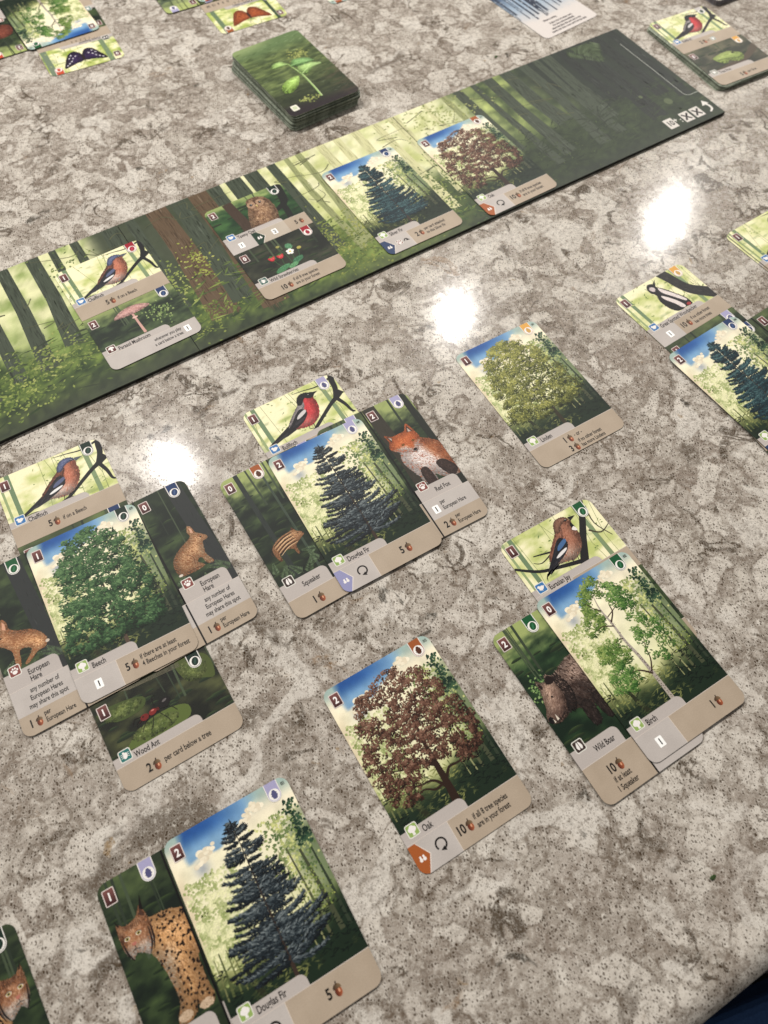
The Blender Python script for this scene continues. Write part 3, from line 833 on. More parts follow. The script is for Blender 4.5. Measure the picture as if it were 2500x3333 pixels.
def tree_fir(a, pal, dens=1.0, wide=1.0, top=38.5, base=-20, seed=0):
    """conifer: separate drooping boughs of many needle tufts, gaps between the whorls"""
    r = a.rng
    a.line([(-.2, -26), (0, 0), (.3, top - 3)], [1.7, 1.0, .2], (70, 56, 48))
    nb = int(118 * dens)
    ys = np.sort(r.uniform(base, top - 1.5, nb))[::-1]
    X, Y, L, W, A, C, O = [], [], [], [], [], [], []
    def sprig(px, py, dirn, ln, wd, tone, order):
        X.append(px + np.cos(dirn) * ln / 2); Y.append(py + np.sin(dirn) * ln / 2); L.append(ln); W.append(wd); A.append(dirn); C.append(tone); O.append(order)
    for k, y in enumerate(ys):
        t = (top - y) / (top - base)
        s = 1 if k % 2 else -1
        prof = float(np.interp(t, [0, .13, .33, .52, .72, .86, 1], [.8, 6, 10, 13, 18.5, 20.5, 15])) * wide
        w = prof * r.choice([1.05, .95, .8, .6, .42]) * r.uniform(.9, 1.08)
        dep = r.random(); droop = r.uniform(.08, .34); lift = r.uniform(.10, .34)
        nn = int(5 + w * 1.9); q = np.linspace(.0, 1, nn)
        bx = s * w * q; by = y - droop * w * q + lift * w * q ** 2.2
        tang = np.arctan2(np.gradient(by), np.gradient(bx))
        for m in range(2):
            for sd in (-1, 1):
                ln = r.uniform(1.3, 2.9, nn) * (1.1 - .5 * q) * (.55 + .45 * min(1, w / 9))
                tone = np.clip(.36 + .62 * (dep - .5) + r.normal(0, .2, nn) + (.14 if sd * s > 0 else -.14), 0, 1)
                sprig(bx + r.normal(0, .12, nn), by + r.normal(0, .12, nn), tang + sd * r.uniform(.25, .8, nn), ln, r.uniform(.32, .55, nn), tone, np.clip(.15 + .6 * dep + .2 * tone, 0, 1))
        sprig(bx, by, tang, np.full(nn, 1.6), np.full(nn, .5), np.clip(np.full(nn, .2 + .3 * dep), 0, 1), np.full(nn, .1 + .6 * dep))
    n = 30; yy = np.sort(r.uniform(top - 7, top, n)); u = (top - yy) / 7
    sprig(np.zeros(n), yy - 1.2, np.where(r.random(n) > .5, 1.15, 1.99) + r.normal(0, .2, n), .9 + 1.4 * u, np.full(n, .42), r.uniform(.1, .5, n), r.random(n))
    sprig(np.zeros(2), np.array([top - 3, top - 5]), np.full(2, 1.57), np.full(2, 3.6), np.full(2, .6), np.full(2, .2), np.full(2, .9))
    X, Y, L, W, A, C, O = [np.concatenate([np.atleast_1d(z) for z in v]) for v in (X, Y, L, W, A, C, O)]
    d, m_, l = pal
    col = np.where((C < .5)[:, None], mixc(d, m_, C * 2), mixc(m_, l, C * 2 - 1))
    a.strokes(X, Y, L, W, A, col, order=O)
DOUGLAS = ((14, 22, 28), (42, 54, 62), (128, 138, 140))
SILVER = ((12, 34, 42), (32, 66, 76), (92, 128, 128))

# ------------------------------------------------------------------ animals (drawn in card millimetres)
def tf(pts, dx=0, dy=0, sx=1, sy=1):
    return [(p[0] * sx + dx, p[1] * sy + dy) for p in pts]
def songbird(a, pal, dx=0, dy=0, k=1.0, tail=(-20, 15.5)):
    q = lambda pts: [((x - 3) * k + 3 + dx, (y - 28) * k + 28 + dy) for x, y in pts]
    body = smooth(q([(12.8, 35.5), (10.5, 38.4), (6.5, 38.6), (4, 36.5), (2.6, 33), (-1.5, 29.5), (-5, 26.5), (-8.5, 22.8), (-6, 19.6), (-1, 17.8), (3.5, 17.3), (8, 19.6), (11.2, 23.5), (12.9, 28.7), (12.7, 32.5)]), 4)
    tl = q([(-4.5, 25), (tail[0], tail[1] + 1.2), (tail[0] - .3, tail[1] - .6), (-14, 17.4), (-4, 19.4)])
    a.poly(tl, pal['tail']); a.poly(q([(-6, 21), (tail[0] + 3, tail[1] + 1.6), (-12, 17.4), (-4, 19.2)]), tuple(c + 26 for c in pal['tail']))
    cx, cy = q([(3, 22)])[0]
    bc = lambda X, Y: mixc(mixc(pal['belly'], pal['breast'], sst(-4, 6, (X - cx) * .45 + (Y - cy) * .9)), tuple(c * .72 for c in pal['breast']), .5 * sst(6, 11.5, X - cx + .3 * (Y - cy)) + .3 * sst(-1, -4.5, Y - cy))
    a.poly(body, pal['breast'])
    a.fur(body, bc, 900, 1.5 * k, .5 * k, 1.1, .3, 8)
    back = smooth(q([(4.2, 36.3), (6.4, 33.5), (5, 30), (2.5, 26.5), (-2, 22.5), (-6, 20.4), (-9, 22), (-5, 26.8), (-1.5, 29.8), (2.4, 33.2)]), 3)
    a.poly(back, pal['back']); a.fur(back, pal['back'], 330, 1.6 * k, .5 * k, .75, .25, 10)
    capp = smooth(q([(13, 36.4), (10.5, 38.7), (6.4, 38.9), (3.8, 36.6), (2.5, 33), (4.6, 32.4), (6.8, 34.6), (9.4, 36), (12.3, 35.9)]), 3)
    a.poly(capp, pal['cap']); a.fur(capp, pal['cap'], 200, 1.1 * k, .4 * k, .5, .3, 9)
    if pal.get('mask'): a.poly(smooth(q([(14.6, 36.4), (12.8, 37.8), (9, 37.6), (8.6, 35.6), (11, 34), (13.5, 34.4)]), 3), pal['mask'])
    wing = smooth(q([(3.4, 29.6), (4.8, 27), (3, 23.6), (-2, 20.6), (-9.5, 18.6), (-12, 18.8), (-6.5, 23.4), (-2, 27.4), (1.2, 29.8)]), 3)
    a.poly(wing, pal['wing']); a.fur(wing, tuple(c + 16 for c in pal['wing']), 90, 3.2 * k, .28 * k, .62, .1, 8)
    a.poly(smooth(q([(4.2, 28.6), (4.5, 26.9), (.5, 25.0), (-2.2, 24.6), (-.5, 26.8)]), 3), pal['bar'])
    a.poly(smooth(q([(2.4, 24.2), (1.6, 23), (-3.2, 21.6), (-5, 21.9), (-2, 23.4)]), 3), pal['bar2'])
    a.poly(q([(13, 37.3), (17, 36.4), (13.2, 34.9)]), pal['beak'])
    a.poly(ell(*q([(11, 36.4)])[0], .62 * k, .62 * k, 10), (20, 16, 16)); a.poly(ell(*q([(11.2, 36.7)])[0], .2 * k, .2 * k, 6), (230, 230, 230))
    for fx in (1.5, 4.5): a.line(q([(fx, 18), (fx - .6, 15.6), (fx + 1.2, 15.0)]), .35 * k, (60, 44, 40))
CHAFF = dict(tail=(46, 46, 52), belly=(222, 202, 190), breast=(192, 118, 92), back=(124, 78, 62), cap=(94, 102, 136), wing=(40, 40, 46), bar=(96, 104, 136), bar2=(230, 228, 226), beak=(96, 100, 112))
BULL = dict(tail=(28, 28, 34), belly=(214, 120, 112), breast=(206, 62, 66), back=(146, 138, 138), cap=(28, 28, 34), wing=(28, 28, 34), bar=(206, 200, 198), bar2=(60, 58, 64), beak=(24, 24, 28), mask=(28, 28, 34))
JAY = dict(tail=(30, 30, 36), belly=(206, 176, 158), breast=(168, 112, 88), back=(150, 98, 78), cap=(132, 94, 76), wing=(32, 32, 40), bar=(74, 112, 160), bar2=(226, 222, 220), beak=(36, 34, 36))
def perch(a, dx=0, dy=0, c=(34, 35, 38)):
    branch(a, tf([(1, 14), (6, 17.5), (12, 21.5), (19, 26), (24, 28.5), (28, 31)], dx, dy), [1.4, 2.0, 2.0, 2.2, 3.0, 3.6], c)
    branch(a, tf([(23, 28), (26, 34), (27, 40), (29, 45)], dx, dy), [2.6, 3.0, 3.4, 3.8], c)
    branch(a, tf([(23, 28.5), (25.5, 22), (26.5, 16.5), (28, 15)], dx, dy), [2.4, 1.9, 1.4, .8], c)
    branch(a, tf([(27, 42), (18, 40.2), (10, 41.5), (3, 42.4)], dx, dy), [1.4, .8, .5, .2], c)
    branch(a, tf([(6, 17), (-6, 13.5), (-16, 15.5), (-27, 13)], dx, dy), [.9, .6, .4, .2], c)

def hare_sit(a, dx=0, dy=0):
    out = smooth(tf([(18, 16.4), (19.6, 15), (20.2, 11.6), (22.2, 9.6), (24.3, 7), (23.6, 5.6), (21.4, 5.2), (20.2, 1.5), (19.8, -2), (21.6, -6.6), (20.6, -7.6), (18.2, -6.4), (17.0, -2.2), (14.6, -3.6), (16.6, -6.2), (15.6, -7.4), (9, -7.6), (4.6, -7), (3.2, -2.6), (4.6, 2.8), (9.5, 6.8), (14.5, 9), (17, 10.8), (16.6, 13.6)], dx, dy), 4)
    a.poly(out, (150, 98, 62))
    f = lambda X, Y: mixc(mixc((128, 92, 62), (218, 168, 122), sst(dx + 2, dx + 19, X) * .6 + .5 * fbm(X, Y, 2, 4) - .05), (222, 190, 150), .6 * sst(dx + 16, dx + 21, X) * sst(dy + 7, dy + 1, Y))
    a.fur(out, f, 1100, 1.1, .34, -.9, .5, 16)
    a.line(tf([(8, -6.6), (12, -6.4), (15.5, -6.8)], dx, dy), .35, (96, 62, 42)); a.line(tf([(10.5, 3), (13.6, 0), (13, -4.2)], dx, dy), .3, (112, 72, 48), sm=3)
    a.poly(tf([(18.3, 15.4), (19.2, 14.4), (19.2, 11.8), (18, 12.4)], dx, dy), (212, 164, 136))
    a.poly(ell(21.4 + dx, 8 + dy, .42, .42, 8), (24, 18, 16)); a.poly(ell(4.4 + dx, -6.4 + dy, 1.1, .7, 8), (214, 200, 186))
def hare_walk(a, dx=0, dy=0):
    out = smooth(tf([(-20.4, 15.6), (-18.9, 13), (-18.7, 9.4), (-15, 6.6), (-9.5, 4.2), (-6, 0), (-4.8, -4), (-7, -7), (-10.5, -7.4), (-15.6, -10.8), (-17.2, -10.2), (-12.8, -6), (-13.4, -3.6), (-17.4, -3), (-18.6, -8.4), (-19.8, -11.4), (-21.2, -10.8), (-20.6, -3), (-22, 0), (-24.4, 2.6), (-26.6, 4.4), (-25.8, 6.6), (-23.4, 9), (-22.6, 13)], dx, dy), 4)
    a.poly(out, (160, 104, 66))
    f = lambda X, Y: mixc(mixc((224, 168, 116), (150, 104, 70), sst(dy - 3, dy + 5, Y)), (224, 170, 122), .7 * sst(dx - 18, dx - 24, X))
    a.fur(out, f, 1000, 1.2, .34, -.55, .4, 15)
    a.poly(tf([(-20.6, 14.4), (-19.8, 12.6), (-20.2, 9.4), (-21.6, 10.6)], dx, dy), (214, 160, 130))
    a.poly(ell(-23.4 + dx, 6.6 + dy, .42, .42, 8), (24, 18, 16)); a.poly(ell(-5 + dx, -4.8 + dy, 1.0, .8, 8), (206, 190, 174))
def boar(a):
    out = smooth([(-27.2, -2), (-27, .4), (-24.8, 4), (-23.4, 8.4), (-22.6, 11.5), (-22.2, 15.6), (-18.8, 13.4), (-16.4, 16.4), (-13.6, 14.4), (-8, 16.4), (-2, 18), (5, 17), (6, 0), (2.2, -3), (1.4, -12), (-.6, -13.6), (-3, -13.4), (-4.6, -5), (-6.2, -12.6), (-8.5, -13.2), (-10.6, -12.6), (-10.8, -5), (-13, -3.4), (-16.5, -3), (-20, -4.2), (-24, -4.2)], 4)
    a.poly(out, (70, 53, 46))
    f = lambda X, Y: mixc(mixc((58, 47, 43), (176, 148, 132), np.clip(sst(0, 15, Y) * .9 + (fbm(X, Y, 3, 8) - .5), 0, 1)), (170, 138, 120), .75 * np.exp(-((X + 21) / 4) ** 2 - ((Y - 3) / 5) ** 2))
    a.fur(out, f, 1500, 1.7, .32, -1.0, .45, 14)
    for p in ([(-10.8, -3), (-6.2, -3), (-6.4, -13), (-10.6, -13)], [(-4.4, -3), (1.6, -2), (1.2, -13), (-2.8, -13.6)]):
        s_ = smooth(p, 3); a.poly(s_, (44, 35, 33)); a.fur(s_, (58, 47, 43), 130, 1.5, .3, -1.5, .2, 10)
    sh = smooth([(-12, 15), (-9.6, 8), (-10.6, 1), (-13.6, -3.2), (-17, -2.6), (-15, 4), (-15, 11)], 4); a.fur(sh, (50, 40, 37), 240, 1.8, .35, -1.2, .3, 8)
    head = smooth([(-27.2, -2), (-27, .6), (-24.8, 4.2), (-23.4, 8.4), (-21, 12.6), (-17.4, 13.2), (-14.8, 10), (-14.4, 4.6), (-16.6, -.6), (-20, -3.8), (-24, -4.4)], 4)
    a.poly(head, (112, 88, 76)); a.fur(head, lambda X, Y: mixc((92, 70, 62), (186, 154, 134), np.clip(.45 + .09 * (Y - 3) - .06 * (X + 20) + (fbm(X, Y, 2, 44) - .5), 0, 1)), 600, 1.2, .3, -2.2, .35, 12)
    a.poly(smooth([(-18.6, 12.6), (-16.4, 15.6), (-14, 13.6), (-15.6, 11.4)], 3), (44, 32, 30)); a.poly(smooth([(-22, 14.6), (-20.6, 12.4), (-21.8, 11.4)], 3), (52, 38, 36))
    a.poly(ell(-26.2, -1.8, 1.3, 1.6, 10), (34, 28, 30)); a.poly(ell(-26.5, -1.5, .35, .5, 6), (14, 12, 12))
    a.poly([(-23.8, -3.2), (-23.2, -.2), (-22.6, -3)], (220, 208, 190)); a.poly([(-25.4, -3.6), (-25.2, -1.6), (-24.6, -3.6)], (220, 208, 190))
    a.poly(ell(-19.6, 6.6, .5, .5, 8), (14, 10, 10)); a.line([(-25, -3.6), (-21, -3), (-18, -1.4)], .3, (36, 28, 26))
def piglet(a):
    out = smooth([(-3.6, -4.2), (-4.4, -2.6), (-6.4, -1), (-7.4, 1.2), (-8.8, .4), (-10.5, .2), (-14.5, -.2), (-18.6, -1.8), (-21.4, -4.4), (-21.8, -8.6), (-20.8, -12), (-19.6, -11.8), (-19.4, -8.4), (-16, -8), (-12.4, -9), (-11.4, -12.6), (-10.4, -12.4), (-10.2, -8.4), (-8.6, -7), (-6, -5.6)], 4)
    a.poly(out, (150, 104, 70))
    a.fur(out, lambda X, Y: mixc((140, 96, 64), (210, 162, 116), sst(-10, 0, Y)), 500, .9, .26, -.4, .4, 12)
    for k in range(4):
        y = -1.6 - k * 1.75
        a.line([(-8.8 + .2 * k, y + .9), (-14, y + .4), (-20.2 + .3 * k, y - 2.0)], [.3, .65, .3], (54, 34, 26), sm=3)
        a.line([(-9 + .2 * k, y + .2), (-14, y - .4), (-20 + .3 * k, y - 2.8)], [.2, .4, .2], (220, 186, 142), sm=3)
    a.poly(ell(-6.2, -2.4, .3, .3, 6), (16, 12, 10)); a.poly(ell(-3.9, -3.6, .4, .5, 6), (60, 40, 36)); a.poly([(-8.6, .2), (-7.8, 2), (-6.8, .2)], (96, 62, 46))
    a.line([(-21.6, -5), (-23, -6.6), (-22.6, -8)], .25, (80, 56, 44), sm=3)
def fox(a):
    body = smooth([(16, 16), (20, 13.4), (25, 9.4), (28.5, 4), (29, -14), (20, -14), (15.5, -10), (14.6, -14.5), (9.6, -14.5), (7.8, -8), (5, 0), (4.4, 6), (8, 12)], 4)
    a.poly(body, (176, 98, 58))
    f = lambda X, Y: mixc(mixc((204, 128, 80), (146, 82, 54), fbm(X, Y, 3, 5)), (214, 204, 200), sst(19.5, 14.5, X * .8 + Y * .3) * .95)
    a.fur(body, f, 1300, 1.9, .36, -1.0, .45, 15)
    for p in ([(9.6, -5), (13.8, -4.5), (14.4, -15), (9.6, -15)], [(19, -5), (24, -4), (28, -12), (23, -15)]):
        s_ = smooth(p, 4); a.poly(s_, (62, 46, 42)); a.fur(s_, (70, 52, 46), 120, 1.4, .3, -1.5, .2, 12)
    head = smooth([(3.4, 23.2), (6.6, 20.8), (11, 20.8), (14.6, 21), (17.6, 24.8), (19.4, 19), (20, 13.6), (17.6, 10.2), (15.6, 7.4), (14, 6.4), (12, 7.2), (8.4, 9), (4, 11.6), (2.2, 14.6), (4, 18.6)], 4)
    a.poly(head, (186, 96, 52))
    f = lambda X, Y: mixc(mixc((214, 124, 70), (176, 84, 44), fbm(X, Y, 2, 15)), (232, 222, 214), np.clip(sst(14, 11, Y + 3.2 * np.exp(-((X - 13.4) / 2.0) ** 2)) * .95, 0, 1))
    a.fur(head, f, 800, 1.0, .32, -1.2, .5, 13)
    a.poly([(3.9, 22.4), (6.6, 20.2), (5.2, 17.4)], (74, 54, 48)); a.poly([(17.2, 23.6), (18.6, 19), (15.4, 19.6)], (74, 54, 48))
    a.poly([(4.8, 21.2), (6.2, 20.0), (5.6, 18.6)], (196, 172, 158)); a.poly([(16.9, 22), (17.8, 19.2), (16.2, 19.6)], (196, 172, 158))
    for ex in (9.7, 15.8):
        a.poly(ell(ex, 13.6, .95, .7, 10, 10), (50, 30, 22)); a.poly(ell(ex, 13.6, .6, .5, 8), (176, 120, 44)); a.poly(ell(ex, 13.6, .28, .42, 6), (14, 10, 8))
    a.poly(ell(14.1, 8.2, 1.1, .8, 10), (26, 20, 20)); a.line([(12.2, 7.6), (14, 6.9), (15.6, 7.6)], .22, (60, 44, 40))
def lynx(a, m=1):
    q = lambda pts: [(x * m, y) for x, y in pts]
    A_ = (lambda t: t) if m > 0 else (lambda t: math.pi - t)
    body = smooth(q([(-15, 22.5), (-10, 22.6), (-4, 21.6), (3, 17), (4, 4), (-1, 2), (-1.4, -7), (-.8, -13.2), (-3, -15.6), (-5.6, -15.2), (-7.6, -12.6), (-9, -15), (-12.4, -16.8), (-15.8, -16), (-15.4, -13.4), (-13, -9), (-13.4, -2), (-14.2, 4), (-15.6, 9), (-17, 14)]), 4)
    a.poly(body, (160, 118, 80))
    f = lambda X, Y: mixc(mixc((222, 172, 118), (184, 132, 82), fbm(X, Y, 4, 6)), (214, 192, 166), .85 * sst(-7, -13.5, X * m - .25 * (Y - 2)) * sst(14, 5, Y))
    a.fur(body, f, 1500, 1.4, .34, A_(-1.1), .4, 13)
    r = a.rng; n = 190; x = r.uniform(-15, 4, n); y = r.uniform(-14, 22, n); k = inpoly(x * m, y, body); x, y = x[k] * m, y[k]
    a.strokes(x, y, r.uniform(1.0, 1.9, len(x)), r.uniform(.8, 1.3, len(x)), A_(.9) + r.normal(0, .5, len(x)), np.array((48, 32, 24)) + r.normal(0, 10, len(x))[:, None])
    for cx in (-13, -4.5): a.fur(ell(cx * m, -14.4, 2.6, 1.6), (206, 178, 148), 90, 1, .35, A_(0), .4, 10)
    head = smooth(q([(-25.2, 26.8), (-22.6, 24.8), (-19, 25.2), (-16.6, 26.6), (-14.8, 29), (-13.6, 24.6), (-13, 20), (-14, 15.6), (-16.6, 11.6), (-19.4, 13.2), (-21.4, 14), (-23.4, 12.6), (-25.2, 16.6), (-25.6, 21)]), 4)
    a.poly(head, (168, 112, 74))
    f = lambda X, Y: mixc(mixc((192, 142, 104), (128, 84, 60), fbm(X, Y, 2.2, 16) * 1.6 - .3), (226, 214, 202), sst(19, 14, Y) * .9)
    a.fur(head, f, 800, 1.2, .3, A_(-1.3), .5, 16)
    a.poly(q([(-25, 26), (-25.6, 28.8), (-24, 25.6)]), (30, 22, 20)); a.poly(q([(-15.4, 27.6), (-13.4, 33), (-14, 27)]), (30, 22, 20)); a.poly(q([(-16.2, 26), (-14.9, 28), (-14.2, 24.6)]), (84, 58, 46))
    for p in ([(-25.2, 20), (-24.4, 15), (-23, 12)], [(-14.4, 20.6), (-14.8, 15), (-16.6, 11.4)], [(-13.4, 21), (-13.6, 16), (-15, 12)]): a.line(q(p), [.3, .8, .2], (44, 32, 30), sm=3)
    for ex in (-23, -18.4):
        a.poly(ell(ex * m, 20.2, 1.15, .75, 10), (226, 214, 196)); a.poly(ell(ex * m, 20.2, .85, .6, 10), (170, 150, 70)); a.poly(ell(ex * m, 20.2, .36, .5, 8), (16, 12, 10))
        a.line([((ex - 1.3) * m, 20.6), (ex * m, 21.2), ((ex + 1.3) * m, 20.5)], .25, (40, 28, 24))
    a.poly(smooth(q([(-22.2, 17.9), (-20.2, 17.9), (-21, 16.6)]), 3), (186, 116, 100)); a.line(q([(-21.1, 16.8), (-21.2, 15.6), (-19.4, 15.0)]), .3, (40, 26, 22)); a.line(q([(-21.2, 15.6), (-22.8, 15.2)]), .3, (40, 26, 22))
    for k in range(6): a.line(q([(-20 + k * .7, 24.4), (-20.4 + k * .8, 22.6)]), .25, (70, 44, 34))
def ant(a):
    for p in ([(-3, -17.6), (-.4, -22), (.6, -24.4)], [(-5, -17.6), (-6.6, -22), (-8.4, -24)], [(-6.6, -17.6), (-9.6, -20), (-12, -23)], [(-3.4, -16), (-3, -11), (-1.2, -10.4)], [(-1, -17), (3, -18.6), (5, -21.6)], [(-10, -17), (-12.4, -18), (-13.4, -20.4)], [(-10.2, -16.4), (-13, -16), (-14.6, -18)]):
        a.line(p, .34, (34, 22, 22), sm=3)
    a.poly(ell(1.2, -15.6, 3.0, 2.2, 16, 15), (34, 28, 30)); a.poly(ell(1.6, -14.7, 1.2, .5, 10, 15), (110, 104, 104))
    a.poly(ell(-2.4, -16.8, .8, .9, 8), (96, 34, 30)); a.poly(ell(-4.8, -16.9, 1.9, 1.3, 12, 10), (140, 44, 40)); a.poly(ell(-4.6, -16.2, .8, .35, 8), (206, 120, 112))
    a.poly(ell(-8.8, -17.3, 2.0, 1.5, 12, 5), (128, 40, 38)); a.poly(ell(-9.4, -16.8, .4, .4, 6), (20, 14, 14)); a.line([(-10.4, -17.8), (-11.8, -18.6)], .4, (70, 22, 22))
def owl(a):
    out = smooth([(11.4, 38), (6, 40), (.4, 38.6), (-1, 33), (-3.4, 28), (-6.2, 20), (-6, 13), (9, 13), (13, 18), (14.4, 26), (14, 33)], 4)
    a.poly(out, (138, 102, 76)); a.fur(out, lambda X, Y: mixc((96, 66, 48), (206, 168, 128), fbm(X, Y, 1.6, 12) * 1.2 - .1), 900, 1.7, .5, -1.4, .3, 16)
    for ex in (1.8, 8):
        a.poly(ell(ex, 34, 2.7, 3, 14), (190, 156, 126)); a.fur(ell(ex, 34, 2.7, 3, 14), (176, 140, 112), 90, 1.2, .3, 1.2, 1, 14); a.poly(ell(ex, 34.2, 1.05, 1.05, 10), (22, 16, 16)); a.poly(ell(ex + .3, 34.6, .3, .3, 6), (220, 220, 220))
    a.poly([(4.2, 33), (5.4, 33), (4.9, 30.4)], (214, 190, 120)); a.line([(4.9, 33.2), (4.9, 38)], .7, (84, 58, 44))
def strawberries(a):
    for p in ([(-9.4, -14), (-8, -20), (-6, -26)], [(-3.6, -15), (-4.4, -20), (-5, -26)], [(3.3, -14.6), (3, -20), (0, -26)], [(9, -13), (7, -20), (3, -26)], [(-2, -8), (0, -16), (0, -26)]): a.line(p, .35, (66, 104, 66), sm=3)
    for cx, cy, rx, ry, c in ((-7, -25, 5.5, 2.0, (70, 128, 84)), (4.5, -22.6, 4.0, 2.0, (62, 116, 80)), (4.6, -10.2, 2.0, 2.6, (78, 132, 92)), (0, -25.6, 3.5, 1.6, (88, 146, 96))):
        a.poly(ell(cx, cy, rx, ry, 14, 15), c); a.fur(ell(cx, cy, rx, ry, 14, 15), tuple(v + 22 for v in c), 40, 1.4, .25, .4, .3, 10)
    for cx, cy in ((-9.4, -14.4), (-3.8, -15)):
        a.poly(smooth([(cx - 2, cy + 1.3), (cx + 2, cy + 1.3), (cx + 1.5, cy - 1.2), (cx, cy - 2.2), (cx - 1.5, cy - 1.2)], 3), (206, 44, 60)); a.fur(ell(cx, cy, 1.5, 1.4), (236, 110, 104), 24, .5, .25, 1.5, .2, 8)
        a.poly([(cx - 1.8, cy + 1.2), (cx, cy + 2.4), (cx + 1.8, cy + 1.2), (cx, cy + .8)], (76, 120, 62))
    for k in range(5): a.poly(ell(3.3 + 1.5 * math.cos(k * 1.257), -14.6 + 1.5 * math.sin(k * 1.257), 1.15, 1.0, 10), (240, 238, 232))
    a.poly(ell(3.3, -14.6, .8, .8, 8), (226, 200, 90)); a.poly(ell(9.6, -14.4, 1.6, 1.2, 8), (178, 168, 84)); a.poly(ell(-1.6, -7.4, 1.3, 1.0, 8), (160, 156, 84))
def mushroom(a):
    a.line([(-.6, -27), (-1, -18), (-1.2, -10)], [1.7, 1.4, 1.3], (206, 160, 148)); a.poly(ell(-1, -13.4, 1.8, .7, 10), (222, 184, 170))
    cp = smooth([(-12.2, -9), (-8, -5.8), (-1, -4.2), (6, -5.4), (10.4, -8.6), (5, -10), (-1, -10.4), (-8, -10)], 4)
    a.poly(cp, (206, 158, 150)); a.fur(cp, lambda X, Y: mixc((176, 122, 114), (226, 186, 178), fbm(X, Y, 1.5, 3)), 260, .9, .5, 0, .5, 10)
def butterfly(a, base, spots, edge, dx=0, dy=0):
    for s in (-1, 1):
        up = smooth([(0 + dx, 27 + dy), (s * 4 + dx, 21 + dy), (s * 9 + dx, 22.5 + dy), (s * 12.6 + dx, 29 + dy), (s * 16 + dx, 37.6 + dy), (s * 14.4 + dx, 38.6 + dy), (s * 7 + dx, 36 + dy), (0 + dx, 34 + dy)], 4)
        a.poly(up, edge); a.fur(up, lambda X, Y: mixc(base, edge, sst(7, 15, np.abs(X - dx)) * .6), 420, 1.3, .4, .9 * s, .4, 10)
        for k, (px, py) in enumerate(((5, 27), (7.4, 29), (9.2, 32), (11.4, 34.2), (13.4, 36), (10, 28), (8, 25))):
            a.poly(ell(s * px + dx, py + dy, .9 if spots[0] > 150 else .5, .45, 8, 40 * s), spots)
    a.poly(ell(dx, 31 + dy, .9, 4.6, 10), (52, 36, 32))
    for s in (-1, 1): a.line([(dx, 35 + dy), (s * 3 + dx, 40 + dy)], .2, (60, 44, 40))
def woodpecker(a):
    branch(a, [(10, 47), (13, 38), (15, 30), (18, 24), (24, 18), (32, 11)], [7.4, 7.2, 7.0, 7.4, 8.0, 8.6], (52, 52, 52)); r = a.rng
    n = 160; t = r.random(n); x = np.interp(t, [0, .5, 1], [10, 15, 29]) + r.normal(0, 1.8, n); y = np.interp(t, [0, .5, 1], [46, 30, 13]) + r.normal(0, 1.8, n)
    a.strokes(x, y, 2.5, .35, r.normal(-1.2, .2, n), mixc((32, 32, 34), (92, 88, 84), r.random(n)))
    body = smooth([(-4.4, 39.4), (-2, 41), (1, 40), (1.6, 36.6), (4.4, 33), (7.6, 27), (10.6, 20.6), (10.4, 15.4), (6, 15.4), (-.8, 15.6), (-4, 20), (-5, 27), (-3.4, 32), (-5.2, 35.6)], 4)
    a.poly(body, (34, 34, 38)); a.fur(body, (44, 43, 48), 300, 1.4, .35, -1.2, .3, 8)
    for p in ([(1.4, 35.8), (4, 32), (7.4, 26), (10, 20), (8.4, 19.4), (4.6, 25.6), (1, 31.6)], [(-1.2, 30), (2.2, 25.6), (5, 20), (5.6, 16), (3, 16.4), (1.4, 21), (-1.6, 27)], [(-3.8, 37.4), (-1.6, 38.6), (-.4, 36.4), (-2.6, 34.8)]):
        s_ = smooth(p, 3); a.poly(s_, (226, 214, 210)); a.fur(s_, (214, 200, 198), 40, 1.2, .3, -1.1, .2, 8)
    a.poly([(1, 39.8), (4.6, 42), (1.4, 37.8)], (40, 40, 42)); a.poly(ell(-1.6, 38.8, .45, .45, 8), (12, 10, 10)); a.poly(ell(8.4, 16.4, 1.6, 1.2, 8), (170, 60, 60))
def frog(a):
    branch(a, [(-30, -30), (-8, -27), (12, -24), (30, -14)], [3, 4, 5, 6], (92, 80, 66))
    out = smooth([(-12.4, -15), (-7, -13), (-1, -12), (5, -12.4), (8.4, -15), (12, -17.6), (12.2, -21), (9, -24.6), (3, -25), (-2, -21.6), (-5, -23.4), (-9, -22)], 4)
    a.poly(out, (146, 166, 86)); a.fur(out, lambda X, Y: mixc((108, 130, 62), (190, 204, 122), sst(-24, -12, Y)), 260, 1.2, .5, .1, .3, 8)
    a.poly(ell(6.6, -15, 1.2, 1.1, 10), (40, 38, 26)); a.line([(12, -20.6), (6, -21.4), (-4, -18.6), (-10, -18)], .5, (58, 62, 34), sm=3)
